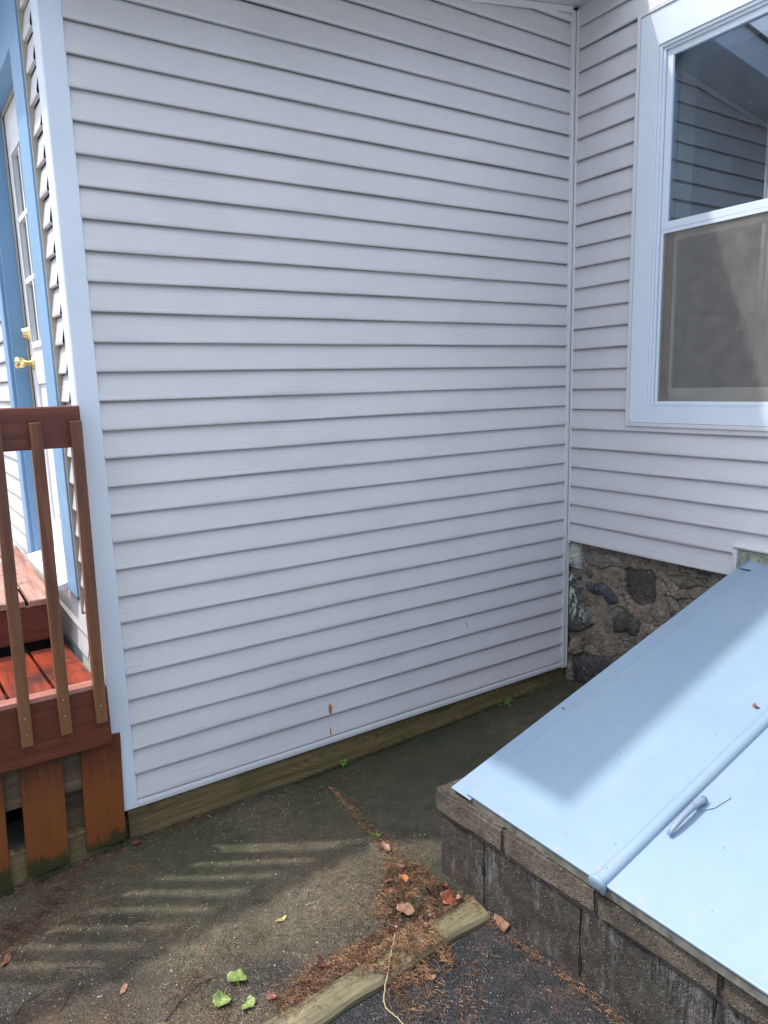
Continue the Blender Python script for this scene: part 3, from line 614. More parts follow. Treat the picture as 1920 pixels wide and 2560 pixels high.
# ================================================================== CELLAR BULKHEAD
bh = thing('cellar_bulkhead', 'sloped pale blue steel cellar bulkhead doors with a raised centre strip', 'cellar door', (-.8, -1.55, -.2))
SL = (.658-.170)/1.605
BZ = lambda x: .658+SL*x
nv = Vector((-SL, 0, 1)).normalized()
def BP(x, y, h):
    """x,y on the slope, h along its normal. front edge trends slightly"""
    xx = x+(.027*(-y-1.006) if x < -1.4 else 0); return (xx+nv.x*h, y, BZ(xx)+nv.z*h)
def mat_steel():
    t = NT('pale_blue_steel_paint'); X_ = t.sep()
    c = t.mix(t.ramp(t.noise(1.6, 4), [(.3, 0), (.7, 1)]), (.178, .252, .340), (.196, .275, .368))
    rs = t.ramp(t.noise(34, 6, .75), [(.60, 0), (.66, 1)])
    m = t.n.new('ShaderNodeMapRange'); t.lk(X_[0], m.inputs[0]); m.inputs[1].default_value = -1.47; m.inputs[2].default_value = -1.58; m.inputs[3].default_value = 0; m.inputs[4].default_value = 1
    c = t.mix(t.math('MULTIPLY', t.math('MULTIPLY', rs, m.outputs[0]), .75), c, (.42, .25, .09))
    dm = t.ramp(t.voro(24), [(.045, 1), (.075, 0)]); sel = t.ramp(t.voro(24, out='Color'), [(.55, 0), (.6, 1)])
    c = t.mix(t.math('MULTIPLY', t.math('MULTIPLY', dm, sel), .8), c, (.06, .05, .045))
    c = t.mix(t.math('MULTIPLY', t.ramp(t.noise(20, 7, .8), [(.55, 0), (.8, 1)]), .35), c, (.15, .165, .17))
    dm2 = t.math('MULTIPLY', t.ramp(t.voro(60), [(.05, 1), (.09, 0)]), t.math('MULTIPLY', t.ramp(t.voro(60, out='Color'), [(.70, 0), (.75, 1)]), t.ramp(t.noise(5, 3), [(.48, 0), (.6, 1)]))); c = t.mix(t.math('MULTIPLY', dm2, .75), c, (.07, .06, .05))
    wst = t.noise(1, 5, .7, t.scale(t.pos, (1.5, 22, 22)), dist=.6); c = t.mix(t.math('MULTIPLY', t.ramp(wst, [(.50, 0), (.72, 1)]), .28), c, (.20, .235, .26))
    c = t.mix(t.math('MULTIPLY', t.ramp(t.noise(3.2, 6, .75), [(.45, 0), (.62, 1)]), .10), c, (.27, .33, .40))
    b1 = t.bump(t.noise(2.6, 3), .35, .016); t.bump(t.noise(60, 5), .15, .0012, b1)
    sc = t.ramp(t.noise(9, 7, .7, dist=1.5), [(.45, 0), (.5, 1), (.55, 0)])
    return t.fin(c, t.ramp(t.noise(4, 5, .7), [(.3, .38), (.7, .58)]), .4)
M['steel'] = mat_steel()
M['steel_dirty'] = mat_flat('dirty_galvanised_edge', (.11, .11, .095), .7, sc=30, var=.5)
def slab(name, xa, xb, ya, yb, h0, h1, parent, mat='steel', bevel=.004, nx=10):
    vs = []; fs = []
    xs = np.linspace(xa, xb, nx+1)
    for x_ in xs:
        for y_ in (ya, yb):
            for h in (h0, h1): vs.append(BP(x_, y_, h))
    for i in range(nx):
        p = i*4; q = p+4; fs += [(p, q, q+2, p+2), (p+1, p+3, q+3, q+1), (p, p+1, q+1, q), (p+2, q+2, q+3, p+3)]
    fs += [(0, 2, 3, 1), (nx*4, nx*4+1, nx*4+3, nx*4+2)]
    return MB().add(vs, fs).build(name, M[mat], parent, bevel=bevel, seg=3)
slab('side_flange', -1.610, -.004, -1.006, -1.098, -.006, -.0005, bh, bevel=.0015)
slab('side_flange', -1.610, -.004, -2.098, -2.19, -.006, -.0005, bh, bevel=.0015)
L = slab('door_leaf', -1.603, -.008, -1.076, -1.586, 0, .010, bh); Rr = slab('door_leaf', -1.603, -.008, -1.600, -2.110, 0, .010, bh)
# folded lips under the leaves' front edge
for ya, yb, pr in ((-1.082, -1.584, L), (-1.602, -2.108, Rr)):
    a = Vector(BP(-1.600, ya, 0)); b = Vector(BP(-1.600, yb, 0))
    MB().add([a+Vector((dx, 0, dz)) for dx in (0, .003) for dz in (0, -.026)]+[b+Vector((dx, 0, dz)) for dx in (0, .003) for dz in (0, -.026)], [(0, 1, 3, 2), (4, 6, 7, 5), (0, 4, 5, 1), (2, 3, 7, 6), (0, 2, 6, 4), (1, 5, 7, 3)]).build('folded_lip', M['steel_dirty'], pr)
# raised centre strip (half round) with rolled cap
vs = []; fs = []; n = 14; xs = list(np.linspace(-1.608, -.03, 12))
for x_ in xs:
    for k_ in range(n+1):
        q = math.pi*k_/n; vs.append(BP(x_, -1.592+.0200*math.cos(q), .010+.0185*math.sin(q)))
for i in range(len(xs)-1):
    for k_ in range(n): fs.append((i*(n+1)+k_, (i+1)*(n+1)+k_, (i+1)*(n+1)+k_+1, i*(n+1)+k_+1))
cs = MB().add(vs, fs).build('centre_strip', M['steel'], bh, smooth=True)
cap = MB(); vs = []; fs = []
for rr, xo, hd in ((.0225, -1.604, 0), (.0255, -1.612, 0), (.0243, -1.616, 0), (.010, -1.619, .002)):
    for k_ in range(21):
        q = -math.pi*.62+math.pi*2.24*k_/20*.5+math.pi*.06; q = math.pi*1.30-math.pi*1.60*k_/20
        vs.append(BP(xo, -1.592+rr*math.cos(q), .012+rr*math.sin(q)*(1.0 if math.sin(q) > 0 else 1.5)))
for i in range(3):
    for k_ in range(20): fs.append((i*21+k_, i*21+k_+1, (i+1)*21+k_+1, (i+1)*21+k_))
fs.append(tuple(range(63, 84)))
cap.add(vs, fs).build('strip_end_cap', M['steel'], cs, smooth=True)
# bow handle on the near leaf
hp = []; 
for k_ in range(11):
    q = k_/10; hp.append(BP(-1.372+.150*q, -1.640-.002*q, .012+.024*math.sin(math.pi*(.08+.80*q))**.7))
hd = MB().tube(hp, [.006, .007, .0078, .008, .0082, .0082, .0084, .0085, .009, .010, .011], 12).build('bow_handle', mat_paint('worn_pale_blue_handle_paint', (.17, .225, .30), .4, chip=(.10, .085, .07), dirt=.5), Rr, smooth=True)
pl = [(-1.262, -1.618), (-1.20, -1.622), (-1.158, -1.672), (-1.168, -1.684), (-1.222, -1.672), (-1.250, -1.652)]
vs = [BP(a, b, .0112) for a, b in pl]+[BP(a, b, .0135) for a, b in pl]; nn_ = len(pl)
MB().add(vs, [tuple(range(nn_))[::-1], tuple(range(nn_, 2*nn_))]+[(i, (i+1) % nn_, nn_+(i+1) % nn_, nn_+i) for i in range(nn_)]).build('handle_plate', M['steel'], hd, bevel=.001)
# head flashing against the house and steel side cheeks
fl = MB(); pts = []
yy = np.linspace(-1.02, -2.19, 40)
vs = []; 
for y_ in yy:
    up_ = .010*math.exp(-((y_+1.035)/.03)**2)+.0015*math.sin(y_*31)
    for xo, zo in ((-.065, .0100), (-.030, .0105), (-.008, .0110+up_*.5), (.0, .011+up_)): vs.append((xo, y_, BZ(xo)+zo))
fs = [(i*4+j, i*4+j+1, i*4+j+5, i*4+j+4) for i in range(39) for j in range(3)]
f_ = fl.add(vs, fs).build('head_flashing', M['steel'], bh, smooth=True); f_.modifiers.new('s', 'SOLIDIFY').thickness = .003
for y_ in (-1.012, -2.182):
    MB().extr([(-1.60, BZ(-1.60)-.008), (-.01, BZ(-.01)-.008), (-.01, .10), (-1.60, .10)], y_, y_-.004, 'y').build('side_cheek', M['steel'], bh)

# ================================================================== BLOCK CURB under the bulkhead
def mat_block(name, a_, b_, streak=False):
    t = NT(name); n = t.noise(60, 8, .8); c = t.mix(t.ramp(n, [(.3, 0), (.7, 1)]), a_, b_)
    vd = t.voro(150); vc = t.n.new('ShaderNodeSeparateColor'); t.lk(t.voro(150, out='Color'), vc.inputs[0])
    grit = t.mix(vc.outputs[0], tuple(x*.35 for x in a_), tuple(min(1, x*1.7) for x in b_)); c = t.mix(t.math('MULTIPLY', t.ramp(vd, [(.25, 1), (.5, 0)]), .7), c, grit)
    pits = t.math('MULTIPLY', t.ramp(vd, [(.15, 1), (.3, 0)]), t.ramp(vc.outputs[2], [(.7, 0), (.8, 1)]))
    c = t.mix(t.math('MULTIPLY', t.ramp(t.noise(7, 6, .7), [(.42, 0), (.60, 1)]), .6), c, tuple(x*.45 for x in a_))
    if streak:
        s = t.noise(1, 6, .8, t.scale(t.pos, (60, 60, 5)), dist=.8)
        patch = t.math('MULTIPLY', t.ramp(t.noise(1, 4, .7, t.scale(t.pos, (7, 7, 3))), [(.48, 0), (.60, 1)]), t.ramp(t.noise(45, 5, .8), [(.35, .1), (.55, 1)]))
        c = t.mix(t.math('MULTIPLY', t.ramp(s, [(.46, 0), (.56, 1)]), t.math('MULTIPLY', patch, .7)), c, (.27, .27, .26))
        c = t.mix(t.math('MULTIPLY', t.ramp(t.noise(5, 6, .7), [(.50, 0), (.7, 1)]), .35), c, (.10, .045, .028))
        c = t.mix(t.math('MULTIPLY', t.ramp(t.noise(9, 6, .8), [(.56, 0), (.7, 1)]), .5), c, (.045, .055, .025))
    c = t.mix(pits, c, (.02, .018, .015))
    wh = t.math('MULTIPLY', t.ramp(vd, [(.22, 1), (.34, 0)]), t.ramp(vc.outputs[1], [(.86, 0), (.90, 1)]))
    c = t.mix(t.math('MULTIPLY', wh, .8), c, (.48, .45, .38))
    t.bump(t.math('ADD', n, t.math('MULTIPLY', t.ramp(vd, [(.1, 0), (.4, 1)]), .7)), 1.0, .012)
    return t.fin(c, .85, .35)
M['cap'] = mat_block('brown_cap_block', (.072, .060, .047), (.225, .190, .150))
M['lower'] = mat_block('stained_dark_block_wall', (.022, .020, .018), (.095, .086, .074), True)
cb = thing('block_curb', 'brown concrete block curb carrying the pale blue cellar doors', 'wall', (-1.2, -1.5, -.2))
fx = lambda y: -1.634+.0795*(-y-.948)
def rough_block(name, xa, xb, ya, yb, z0, z1, mat, parent, seed=0, follow=True, amp=.004, bev=.008, sub=.014):
    """block with uneven faces; x measured from the curb's front line if follow"""
    nx = max(2, int(abs(xb-xa)/sub)); nyb = max(2, int(abs(yb-ya)/sub)); nzb = max(2, int((z1-z0)/sub))
    bm = bmesh.new(); bmesh.ops.create_cube(bm, size=1)
    for v in bm.verts: v.co = Vector((xa+(xb-xa)*(v.co.x+.5), ya+(yb-ya)*(v.co.y+.5), z0+(z1-z0)*(v.co.z+.5)))
    bmesh.ops.bevel(bm, geom=bm.edges[:], offset=bev, segments=2, affect='EDGES')
    lg = [e for e in bm.edges if e.calc_length() > sub*1.5]
    for e_ax, cnt in ((0, nx), (1, nyb), (2, nzb)):
        es = [e for e in bm.edges if abs((e.verts[0].co-e.verts[1].co).normalized()[e_ax]) > .99 and e.calc_length() > sub*1.5]
        if es: bmesh.ops.subdivide_edges(bm, edges=es, cuts=cnt-1, use_grid_fill=True)
    from mathutils import noise as mn
    for v in bm.verts:
        p = v.co*14+Vector((seed*3.1, 0, 0)); nvn = mn.noise_vector(p)*amp+mn.noise_vector(p*4)*amp*.45; v.co += nvn
        if follow: v.co.x += fx(v.co.y)
    off = wloc(parent); 
    for v in bm.verts: v.co -= off
    bmesh.ops.recalc_face_normals(bm, faces=bm.faces)
    me = bpy.data.meshes.new(name); bm.to_mesh(me); bm.free(); me.materials.append(mat)
    me.polygons.foreach_set('use_smooth', [True]*len(me.polygons))
    o = bpy.data.objects.new(name, me); COL.objects.link(o); o.parent = parent
    try: me.set_sharp_from_angle(angle=R(50))
    except Exception: pass
    return o
ys = [-.948, -1.250, -1.578, -1.908, -2.235]
for i in range(4):
    rough_block('cap_block', .0, .150, ys[i+1]+.0012, ys[i]-(.0012 if i else 0), .070, .150, M['cap'], cb, i)
xs_ = [-1.476, -1.13, -.78, -.43, -.03]
for i in range(4): rough_block('cap_block', xs_[i]+.005, xs_[i+1]-.004, -1.09, -.945, .068, .148, M['cap'], cb, 10+i, follow=False)
for i in range(4): rough_block('cap_block', xs_[i]+.075, min(xs_[i+1]+.066, -.03), -2.236, -2.10, .068, .148, M['cap'], cb, 20+i, follow=False)
lyy = [-.955, -1.16, -1.52, -1.89, -2.24]
for i in range(4): rough_block('lower_block', .014, .17, lyy[i+1]+.001, lyy[i]-.001, -.36, .0665, M['lower'], cb, 31+i*3, amp=.005, bev=.004, sub=.02)
rough_block('lower_wall', -1.45, -.03, -1.08, -.953, -.36, .0655, M['lower'], cb, 32, follow=False, amp=.006, sub=.04)
rough_block('lower_wall', -1.36, -.03, -2.235, -2.11, -.36, .0655, M['lower'], cb, 33, follow=False, amp=.006, sub=.04)
MB().add([(fx(y_)+dx, y_, z_) for y_ in (-.962, -2.23) for dx in (.013, .12) for z_ in (.055, .076)], [(0, 1, 3, 2), (4, 6, 7, 5), (0, 4, 5, 1), (2, 3, 7, 6), (0, 2, 6, 4), (1, 5, 7, 3)]).build('mortar_bed', mat_flat('dark_mortar', (.06, .052, .042), .9), cb)

# ================================================================== TIMBER EDGING
tb = None
vs = []; fs = []; nT = 40
for i in range(nT+1):
    x_ = -1.632-(3.1-1.632)*i/nT; z_ = gzf(x_, -1.17)-.001
    fray = .004*math.sin(i*2.1)
    for (dy, dz) in ((-.042, -.06), (-.042, .004), (-.034, .013), (.0, .017), (.044, .013), (.052, .004), (.052, -.06)):
        vs.append((x_, -1.176+dy+.003*math.sin(i*.7+dy*40), z_+dz+.002*math.sin(i*1.3+dy*60)))
for i in range(nT):
    for j in range(6): fs.append((i*7+j, i*7+j+1, (i+1)*7+j+1, (i+1)*7+j))
fs += [tuple(range(7)), tuple(range(nT*7, nT*7+7))[::-1]]
tb = MB().add(vs, fs).build('landscape_timber', M['timber'], loc=(-2.3, -1.17, -.2)); setp(tb, 'weathered grey green timber edging between the concrete patio and the asphalt', 'timber'); shade(tb, 30)

# ================================================================== LITTER, LEAVES, TWIGS, WEEDS
def in_poly(poly, n):
    p = np.array(poly)[:, :2]; lo = p.min(0); hi = p.max(0); out = []
    while len(out) < n:
        q = RNG.uniform(lo, hi, (n*3, 2)); d_ = pdist(p, q[:, 0], q[:, 1]); q = q[d_ < RNG.normal(0, .012, len(q))]; out += q.tolist()
    return out[:n]
def along(line, n, w0, w1=None):
    w1 = w0 if w1 is None else w1; p = np.array(line)[:, :2]; seg = np.hypot(*np.diff(p, axis=0).T); cum = np.concatenate([[0], np.cumsum(seg)])
    t = RNG.uniform(0, cum[-1], n); x_ = np.interp(t, cum, p[:, 0]); y_ = np.interp(t, cum, p[:, 1]); w = w0+(w1-w0)*t/cum[-1]
    return np.stack([x_+RNG.normal(0, 1, n)*w, y_+RNG.normal(0, 1, n)*w], 1).tolist()
blob = [(-1.713, -.788), (-1.64, -.90), (-1.66, -1.006), (-1.655, -1.115), (-1.73, -1.15), (-1.833, -1.154), (-1.937, -1.051), (-1.84, -.93)]
alongT = [(-2.30, -1.10), (-2.175, -1.04), (-2.006, -1.061), (-1.881, -1.077), (-1.80, -1.12), (-1.80, -1.264), (-1.83, -1.305), (-1.916, -1.275), (-2.00, -1.256), (-2.03, -1.18), (-2.10, -1.125), (-2.28, -1.13)]
leftp = [(-2.885, -.229), (-2.765, -.138), (-2.66, -.06), (-2.619, -.132), (-2.776, -.322), (-2.898, -.389)]
baseL = [(-2.90, -.035), (-2.71, -.045), (-2.56, -.06), (-2.397, -.036), (-2.20, -.018), (-2.02, -.015)]
bhb = [(-1.650, -1.10), (-1.640, -1.23), (-1.625, -1.40), (-1.60, -1.6), (-1.585, -1.8)]
crk_l = list(zip(CRX.tolist()[2:-1], CRY.tolist()[2:-1]))
pieces = []   # (x, y, lift, hue, size)
def put(pts, hue, lift=.006, size=1.0):
    for p in pts: pieces.append((p[0], p[1], lift, hue, size))
put(in_poly(blob, 3600), 0, .016); put(in_poly(blob, 1500), 2, .014); put(in_poly(alongT, 4300), 1, .020); put([(RNG.normal(-2.05, .20), RNG.normal(-1.09, .045)) for _ in range(1300)], 1, .004); put([(RNG.normal(-1.80, .09), RNG.normal(-.98, .10)) for _ in range(1500)], 0, .006); put(in_poly(alongT, 1800), 2, .014); put(along(crk_l, 2100, .005, .030), 1, .010); put(along(crk_l[3:], 700, .03, .05), 0, .006)
put(in_poly(leftp, 1300), 2, .006); put(along(baseL, 1900, .026), 2, .007); put([(RNG.normal(-2.72, .16), RNG.normal(-.30, .10)) for _ in range(500)], 2, .003); put(along(bhb, 650, .010), 1, .008)
put(along([(-1.70, -.16), (-1.60, -.13), (-1.50, -.12), (-1.42, -.13)], 160, .012), 2, .004)
for cx, cy, n_, w in ((-1.95, -1.35, 220, .05), (-1.99, -1.29, 240, .03), (-1.88, -1.38, 130, .04), (-2.07, -1.31, 90, .03), (-1.78, -1.33, 70, .03), (-1.82, -1.45, 60, .06), (-1.72, -1.6, 60, .10),
                      (-2.44, -.86, 130, .03), (-2.42, -1.04, 160, .035), (-2.3, -.82, 60, .03), (-2.46, -.90, 70, .05), (-2.52, -.52, 60, .03), (-2.42, -.60, 50, .02), (-2.70, -.35, 120, .05), (-2.60, -.95, 90, .06), (-1.9, -.68, 40, .03), (-2.0, -.88, 50, .03), (-2.38, -.93, 90, .05), (-2.64, -.24, 90, .05), (-2.45, -.18, 60, .03)):
    put([(cx+RNG.normal(0, w), cy+RNG.normal(0, w)) for _ in range(n_)], int(RNG.integers(0, 3)), .003)
put([(RNG.uniform(-3.3, -1.5), RNG.uniform(-1.1, -.02)) for _ in range(2200)], 2, .002, .75)
put([(RNG.uniform(-3.2, -1.55), RNG.uniform(-2.6, -1.25)) for _ in range(700)], 1, .002, .8)
vs = []; fs = []; cl = []
pal = [[(.30, .17, .085), (.20, .11, .06), (.12, .06, .035), (.38, .24, .12), (.08, .045, .03)], [(.30, .15, .075), (.20, .095, .05), (.38, .23, .125), (.12, .06, .036), (.42, .28, .16)], [(.16, .065, .04), (.10, .045, .03), (.24, .11, .06), (.055, .035, .025)]]
pa = np.array([(p[0], p[1]) for p in pieces]); base_z = np.where(pa[:, 1] > -1.17, patio_z(pa[:, 0], np.maximum(pa[:, 1], -1.17)), gz(pa[:, 0], pa[:, 1])-.006)
ont = (pa[:, 1] < -1.125) & (pa[:, 1] > -1.220); base_z = np.where(ont, gz(pa[:, 0], -1.17)+.0155, base_z)
for (x_, y_, lift, hue, size), bz in zip(pieces, base_z):
    if x_ > fx(min(y_, -.948))-.004 and y_ < -.93: continue
    if y_ > -.008: continue
    ln = random.uniform(.006, .021)*size; wd = random.uniform(.0007, .0016)*size; th = random.uniform(0, 6.283); tilt = random.uniform(-.5, .5)*(1 if lift > .005 else .25); cv_ = random.uniform(-.5, .5)
    z_ = bz+random.random()**1.5*lift+.0012; c_ = pal[hue][random.randrange(len(pal[hue]))]; cl_ = float(vnoise(np.array(x_*42), np.array(y_*42), 5)); f_ = random.uniform(.55, 1.1)*(.45+.85*cl_)
    if float(vnoise(np.array(x_*30+7), np.array(y_*30), 8)) < .30 and random.random() < .75: continue
    n0 = len(vs)
    for k_ in range(3):
        u = (k_-1)*ln*.5; a_ = th+cv_*(k_-1); px, py, pz = x_+u*math.cos(a_), y_+u*math.sin(a_), z_+u*tilt-abs(k_-1)*.0008
        ox, oy = -math.sin(a_)*wd*.5*(1 if k_ == 1 else .6), math.cos(a_)*wd*.5*(1 if k_ == 1 else .6)
        vs += [(px+ox, py+oy, pz), (px-ox, py-oy, pz), (px, py, pz+wd*.7)]; cl += [tuple(q*f_ for q in c_)]*3
    for k_ in range(2):
        p = n0+k_*3; fs += [(p, p+3, p+5, p+2), (p+2, p+5, p+4, p+1), (p+1, p+4, p+3, p)]
t = NT('dry_needle_litter'); M['needle'] = t.fin(t.attr('tint'), .7, .3)
o = mesh_obj('needle_litter', vs, fs, M['needle'], cols=np.array(cl)); setp(o, kind='stuff', label='orange brown conifer needle litter heaped along the crack and timber', cat='litter')
# pebbles and crumbs
vs = []; fs = []; cl = []
ico = bmesh.new(); bmesh.ops.create_icosphere(ico, subdivisions=1, radius=1); iv = [v.co.copy() for v in ico.verts]; iff = [tuple(v.index for v in f.verts) for f in ico.faces]; ico.free()
pp = [(RNG.uniform(-3.2, -1.5), RNG.uniform(-1.12, -.01)) for _ in range(5000)]+[(RNG.uniform(-3.1, -1.6), RNG.uniform(-2.6, -1.24)) for _ in range(1800)]+in_poly(blob, 260)+along(baseL, 260, .02)+along(crk_l, 220, .015, .04)
for x_, y_ in pp:
    if (x_ > fx(min(y_, -.948))-.006 and y_ < -.92) or y_ > -.006 or -1.238 < y_ < -1.118: continue
    r_ = random.choice([.0007, .0008, .0010, .0012, .0015, .0022])*random.uniform(.8, 1.2); z_ = (float(patio_z(np.array(x_), np.array(y_))) if y_ > -1.17 else gzf(x_, y_)-.012)+r_*.3
    c_ = random.choice([(.34, .30, .23), (.25, .21, .15), (.14, .12, .09), (.18, .14, .10), (.40, .37, .30), (.05, .04, .03)]); n0 = len(vs)
    sx, sy, sz = random.uniform(.7, 1.4), random.uniform(.7, 1.3), random.uniform(.4, .8)
    vs += [(x_+v.x*r_*sx, y_+v.y*r_*sy, z_+v.z*r_*sz) for v in iv]; fs += [tuple(i+n0 for i in f) for f in iff]; cl += [c_]*len(iv)
o = mesh_obj('pebbles', vs, fs, M['needle'], cols=np.array(cl)); setp(o, kind='stuff', label='tiny pale and dark grit scattered over patio and asphalt', cat='grit')

def mat_leaf(name, a_, b_, rough=.45):
    t = NT(name); n = t.noise(60, 6, .7); c = t.mix(t.ramp(n, [(.35, 0), (.65, 1)]), a_, b_)
    c = t.mix(t.ramp(t.noise(25, 4), [(.58, 0), (.66, .7)]), c, tuple(x*.35 for x in a_)); t.bump(n, .5, .001)
    t.b.inputs['Subsurface Weight'].default_value = 0
    return t.fin(c, rough, .45)
LM = {'brown': mat_leaf('brown_dead_leaf', (.11, .045, .028), (.22, .10, .055)), 'dark': mat_leaf('dark_wet_leaf', (.035, .014, .014), (.10, .04, .03), .25),
      'orange': mat_leaf('orange_dead_leaf', (.38, .13, .045), (.55, .23, .09)), 'red': mat_leaf('red_brown_leaf', (.11, .032, .018), (.25, .085, .045), .3),
      'tan': mat_leaf('tan_dead_leaf', (.16, .085, .055), (.28, .15, .095)), 'green': mat_leaf('fresh_green_leaf', (.085, .125, .028), (.20, .26, .07)), 'yellow': mat_leaf('yellow_leaf', (.26, .20, .06), (.40, .32, .12))}
def leaf(label, mat, x_, y_, size, rot, kind='maple', curl=.35, tiltx=.0, lift=.002, stem=True, z=None, name='fallen_leaf', cat='leaf', group='leaves lying on the ground'):
    rr = random.Random(int((x_*71+y_*37+size*1000)*100)); nth = 36; rings = 5
    def rad(t_):
        if kind == 'maple': r_ = .55+.30*abs(math.cos(2.5*t_))**.7+.10*math.cos(t_)+.05*math.sin(13*t_)
        elif kind == 'scrap': r_ = .70+.16*math.sin(2*t_+1+x_*9)+.09*math.sin(3*t_+y_*17)+.06*math.sin(5*t_+x_*31)+.04*math.sin(11*t_)
        else: r_ = .42/math.sqrt((.42*math.cos(t_))**2+math.sin(t_)**2)*(1+.02*math.sin(19*t_))
        return r_
    zb = z if z is not None else (float(patio_z(np.array(x_), np.array(y_))) if y_ > -1.12 else gzf(x_, y_)-.006)
    vs = [(0, 0, 0)]; ph = rr.uniform(0, 6.28); ph2 = rr.uniform(0, 6.28)
    for i in range(1, rings+1):
        for k_ in range(nth):
            t_ = 2*math.pi*k_/nth; r_ = rad(t_)*i/rings
            if i == rings: r_ *= 1+rr.uniform(-.06, .06)
            u, v = r_*math.cos(t_), r_*math.sin(t_)
            h_ = curl*(.55*(r_**2)*(.6+.6*math.sin(2*t_+ph))+.12*math.sin(5*u+ph2)+.10*r_*abs(math.sin(2.5*t_)))
            vs.append((u, v, h_))
    fs = [(0, 1+k_, 1+(k_+1) % nth) for k_ in range(nth)]
    for i in range(rings-1):
        for k_ in range(nth): fs.append((1+i*nth+k_, 1+(i+1)*nth+k_, 1+(i+1)*nth+(k_+1) % nth, 1+i*nth+(k_+1) % nth))
    mt_ = Matrix.Rotation(rot, 3, 'Z') @ Matrix.Rotation(tiltx, 3, 'X')
    P = [mt_ @ Vector(v)*size for v in vs]; mn_ = min(p.z for p in P); P = [Vector((x_, y_, zb+lift-mn_))+p for p in P]
    o = mesh_obj(name, P, fs, LM[mat], smooth=True, loc=(x_, y_, zb)); s = o.modifiers.new('s', 'SOLIDIFY'); s.thickness = .0005
    setp(o, label, cat, group)
    if stem:
        d_ = mt_ @ Vector((-1, 0, .05)); c0 = P[0]; MB().tube([c0, c0+d_*size*.6, c0+d_*size*1.15+Vector((0, 0, .002))], .0009, 5).build('stalk', LM[mat], o)
    return o
leaf('curled brown leaf on the patio crack, above the needle heap', 'brown', -1.686, -.708, .030, .4, 'scrap', curl=.7, tiltx=.2, lift=.008)
leaf('bright orange upright leaf at the top of the needle heap', 'orange', -1.752, -.930, .024, 1.2, 'scrap', curl=.5, tiltx=.6, lift=.012)
leaf('dark brown crumpled leaf left of the bright orange leaf', 'brown', -1.80, -.905, .026, 2.4, 'scrap', curl=.9, tiltx=.4, lift=.008)
leaf('small red brown leaf scrap below the dark crumpled leaf', 'red', -1.822, -.945, .017, .6, 'scrap', curl=.6, lift=.008)
leaf('flat tan leaf with a dark edge in the middle of the heap', 'tan', -1.826, -1.050, .034, .2, 'scrap', curl=.35, tiltx=.25, lift=.014)
leaf('dark wet leaf standing on edge near the block wall', 'dark', -1.733, -1.045, .026, 1.8, 'scrap', curl=.6, tiltx=1.0, lift=.010)
leaf('reddish folded maple leaf against the end of the timber', 'red', -1.700, -1.105, .036, .9, 'maple', curl=.7, tiltx=.35, lift=.012)
leaf('orange brown leaf overlapping the reddish folded leaf', 'tan', -1.668, -1.118, .022, 2.8, 'scrap', curl=.7, tiltx=.5, lift=.018)
leaf('dark purple brown rolled leaf at the left end of the heap', 'dark', -1.888, -1.076, .024, .15, 'oval', curl=1.2, lift=.016)
leaf('small dark rolled leaf on top of the timber edging', 'dark', -1.823, -1.125, .017, 1.2, 'oval', curl=1.2, tiltx=.4, lift=.024)
leaf('tan leaf with a hole beside the right end of the timber', 'tan', -1.625, -1.262, .030, .3, 'scrap', curl=.4, tiltx=.4, lift=.004)
leaf('red brown curled leaf near the bottom end of the litter', 'red', -2.283, -1.060, .018, 1.0, 'scrap', curl=.8, lift=.004)
leaf('pinkish oval leaf alone on the lower left patio', 'tan', -2.610, -.755, .019, .9, 'oval', curl=.5, lift=.002)
leaf('long dark brown leaf at the left edge of the picture', 'brown', -2.880, -.388, .028, 1.1, 'oval', curl=.4, lift=.002)
leaf('pale yellow leaf alone in the middle of the patio', 'yellow', -2.135, -.806, .017, .1, 'oval', curl=.5, lift=.002)
leaf('brown leaf against the foot of the orange skirt board', 'brown', -2.398, -.052, .024, 2.6, 'scrap', curl=.5, tiltx=.3, lift=.004)
leaf('tiny rust coloured leaf fragment left of the yellow leaf', 'brown', -2.374, -.759, .009, .5, 'scrap', curl=.4, lift=.001, stem=False)
leaf('dark purple leaf in the litter left of the vine', 'dark', -2.13, -1.055, .022, .9, 'scrap', curl=.6, tiltx=.3, lift=.014)
leaf('upper green leaf of the fresh trio on the patio', 'green', -2.338, -.945, .034, 1.3, 'scrap', curl=.75, tiltx=.2, lift=.004)
leaf('lower left green leaf of the fresh trio on the patio', 'green', -2.400, -.985, .031, 4.0, 'maple', curl=.8, tiltx=-.2, lift=.004)
leaf('lower right green leaf of the fresh trio on the patio', 'green', -2.345, -1.045, .025, 5.2, 'scrap', curl=.8, tiltx=.15, lift=.003)
for lab, m_, lx, ly, ls, lr, lc, lt in (('thin dark leaf scrap on the patio crack just above the brown curled leaf', 'dark', -1.668, -.655, .012, .7, .8, .2),
    ('rusty leaf scrap beside the foot of the block curb corner', 'red', -1.665, -1.035, .016, 2.2, .8, .5), ('pale tan leaf scrap at the top edge of the needle heap', 'tan', -1.700, -.845, .015, 1.1, .7, .3),
    ('dark leaf scrap lying in the gap between heap and timber', 'dark', -1.775, -1.112, .016, 3.0, .9, .4), ('brown leaf scrap on the asphalt close to the timber', 'brown', -1.905, -1.285, .014, .2, .7, .2),
    ('small brown leaf scrap at the curb foot on the asphalt', 'brown', -1.640, -1.345, .013, 1.9, .8, .4), ('crumpled brown leaf in the left end of the timber litter', 'brown', -2.19, -1.075, .017, 2.5, .9, .4)):
    leaf(lab, m_, lx, ly, ls, lr, 'scrap', curl=lc, tiltx=lt, lift=.008)
bp = BP(-.808, -1.540, .0115)
leaf('small red leaf scrap lying on the pale blue cellar door', 'red', bp[0], bp[1], .013, .4, 'scrap', curl=.7, lift=0, stem=False, z=bp[2], group=None)
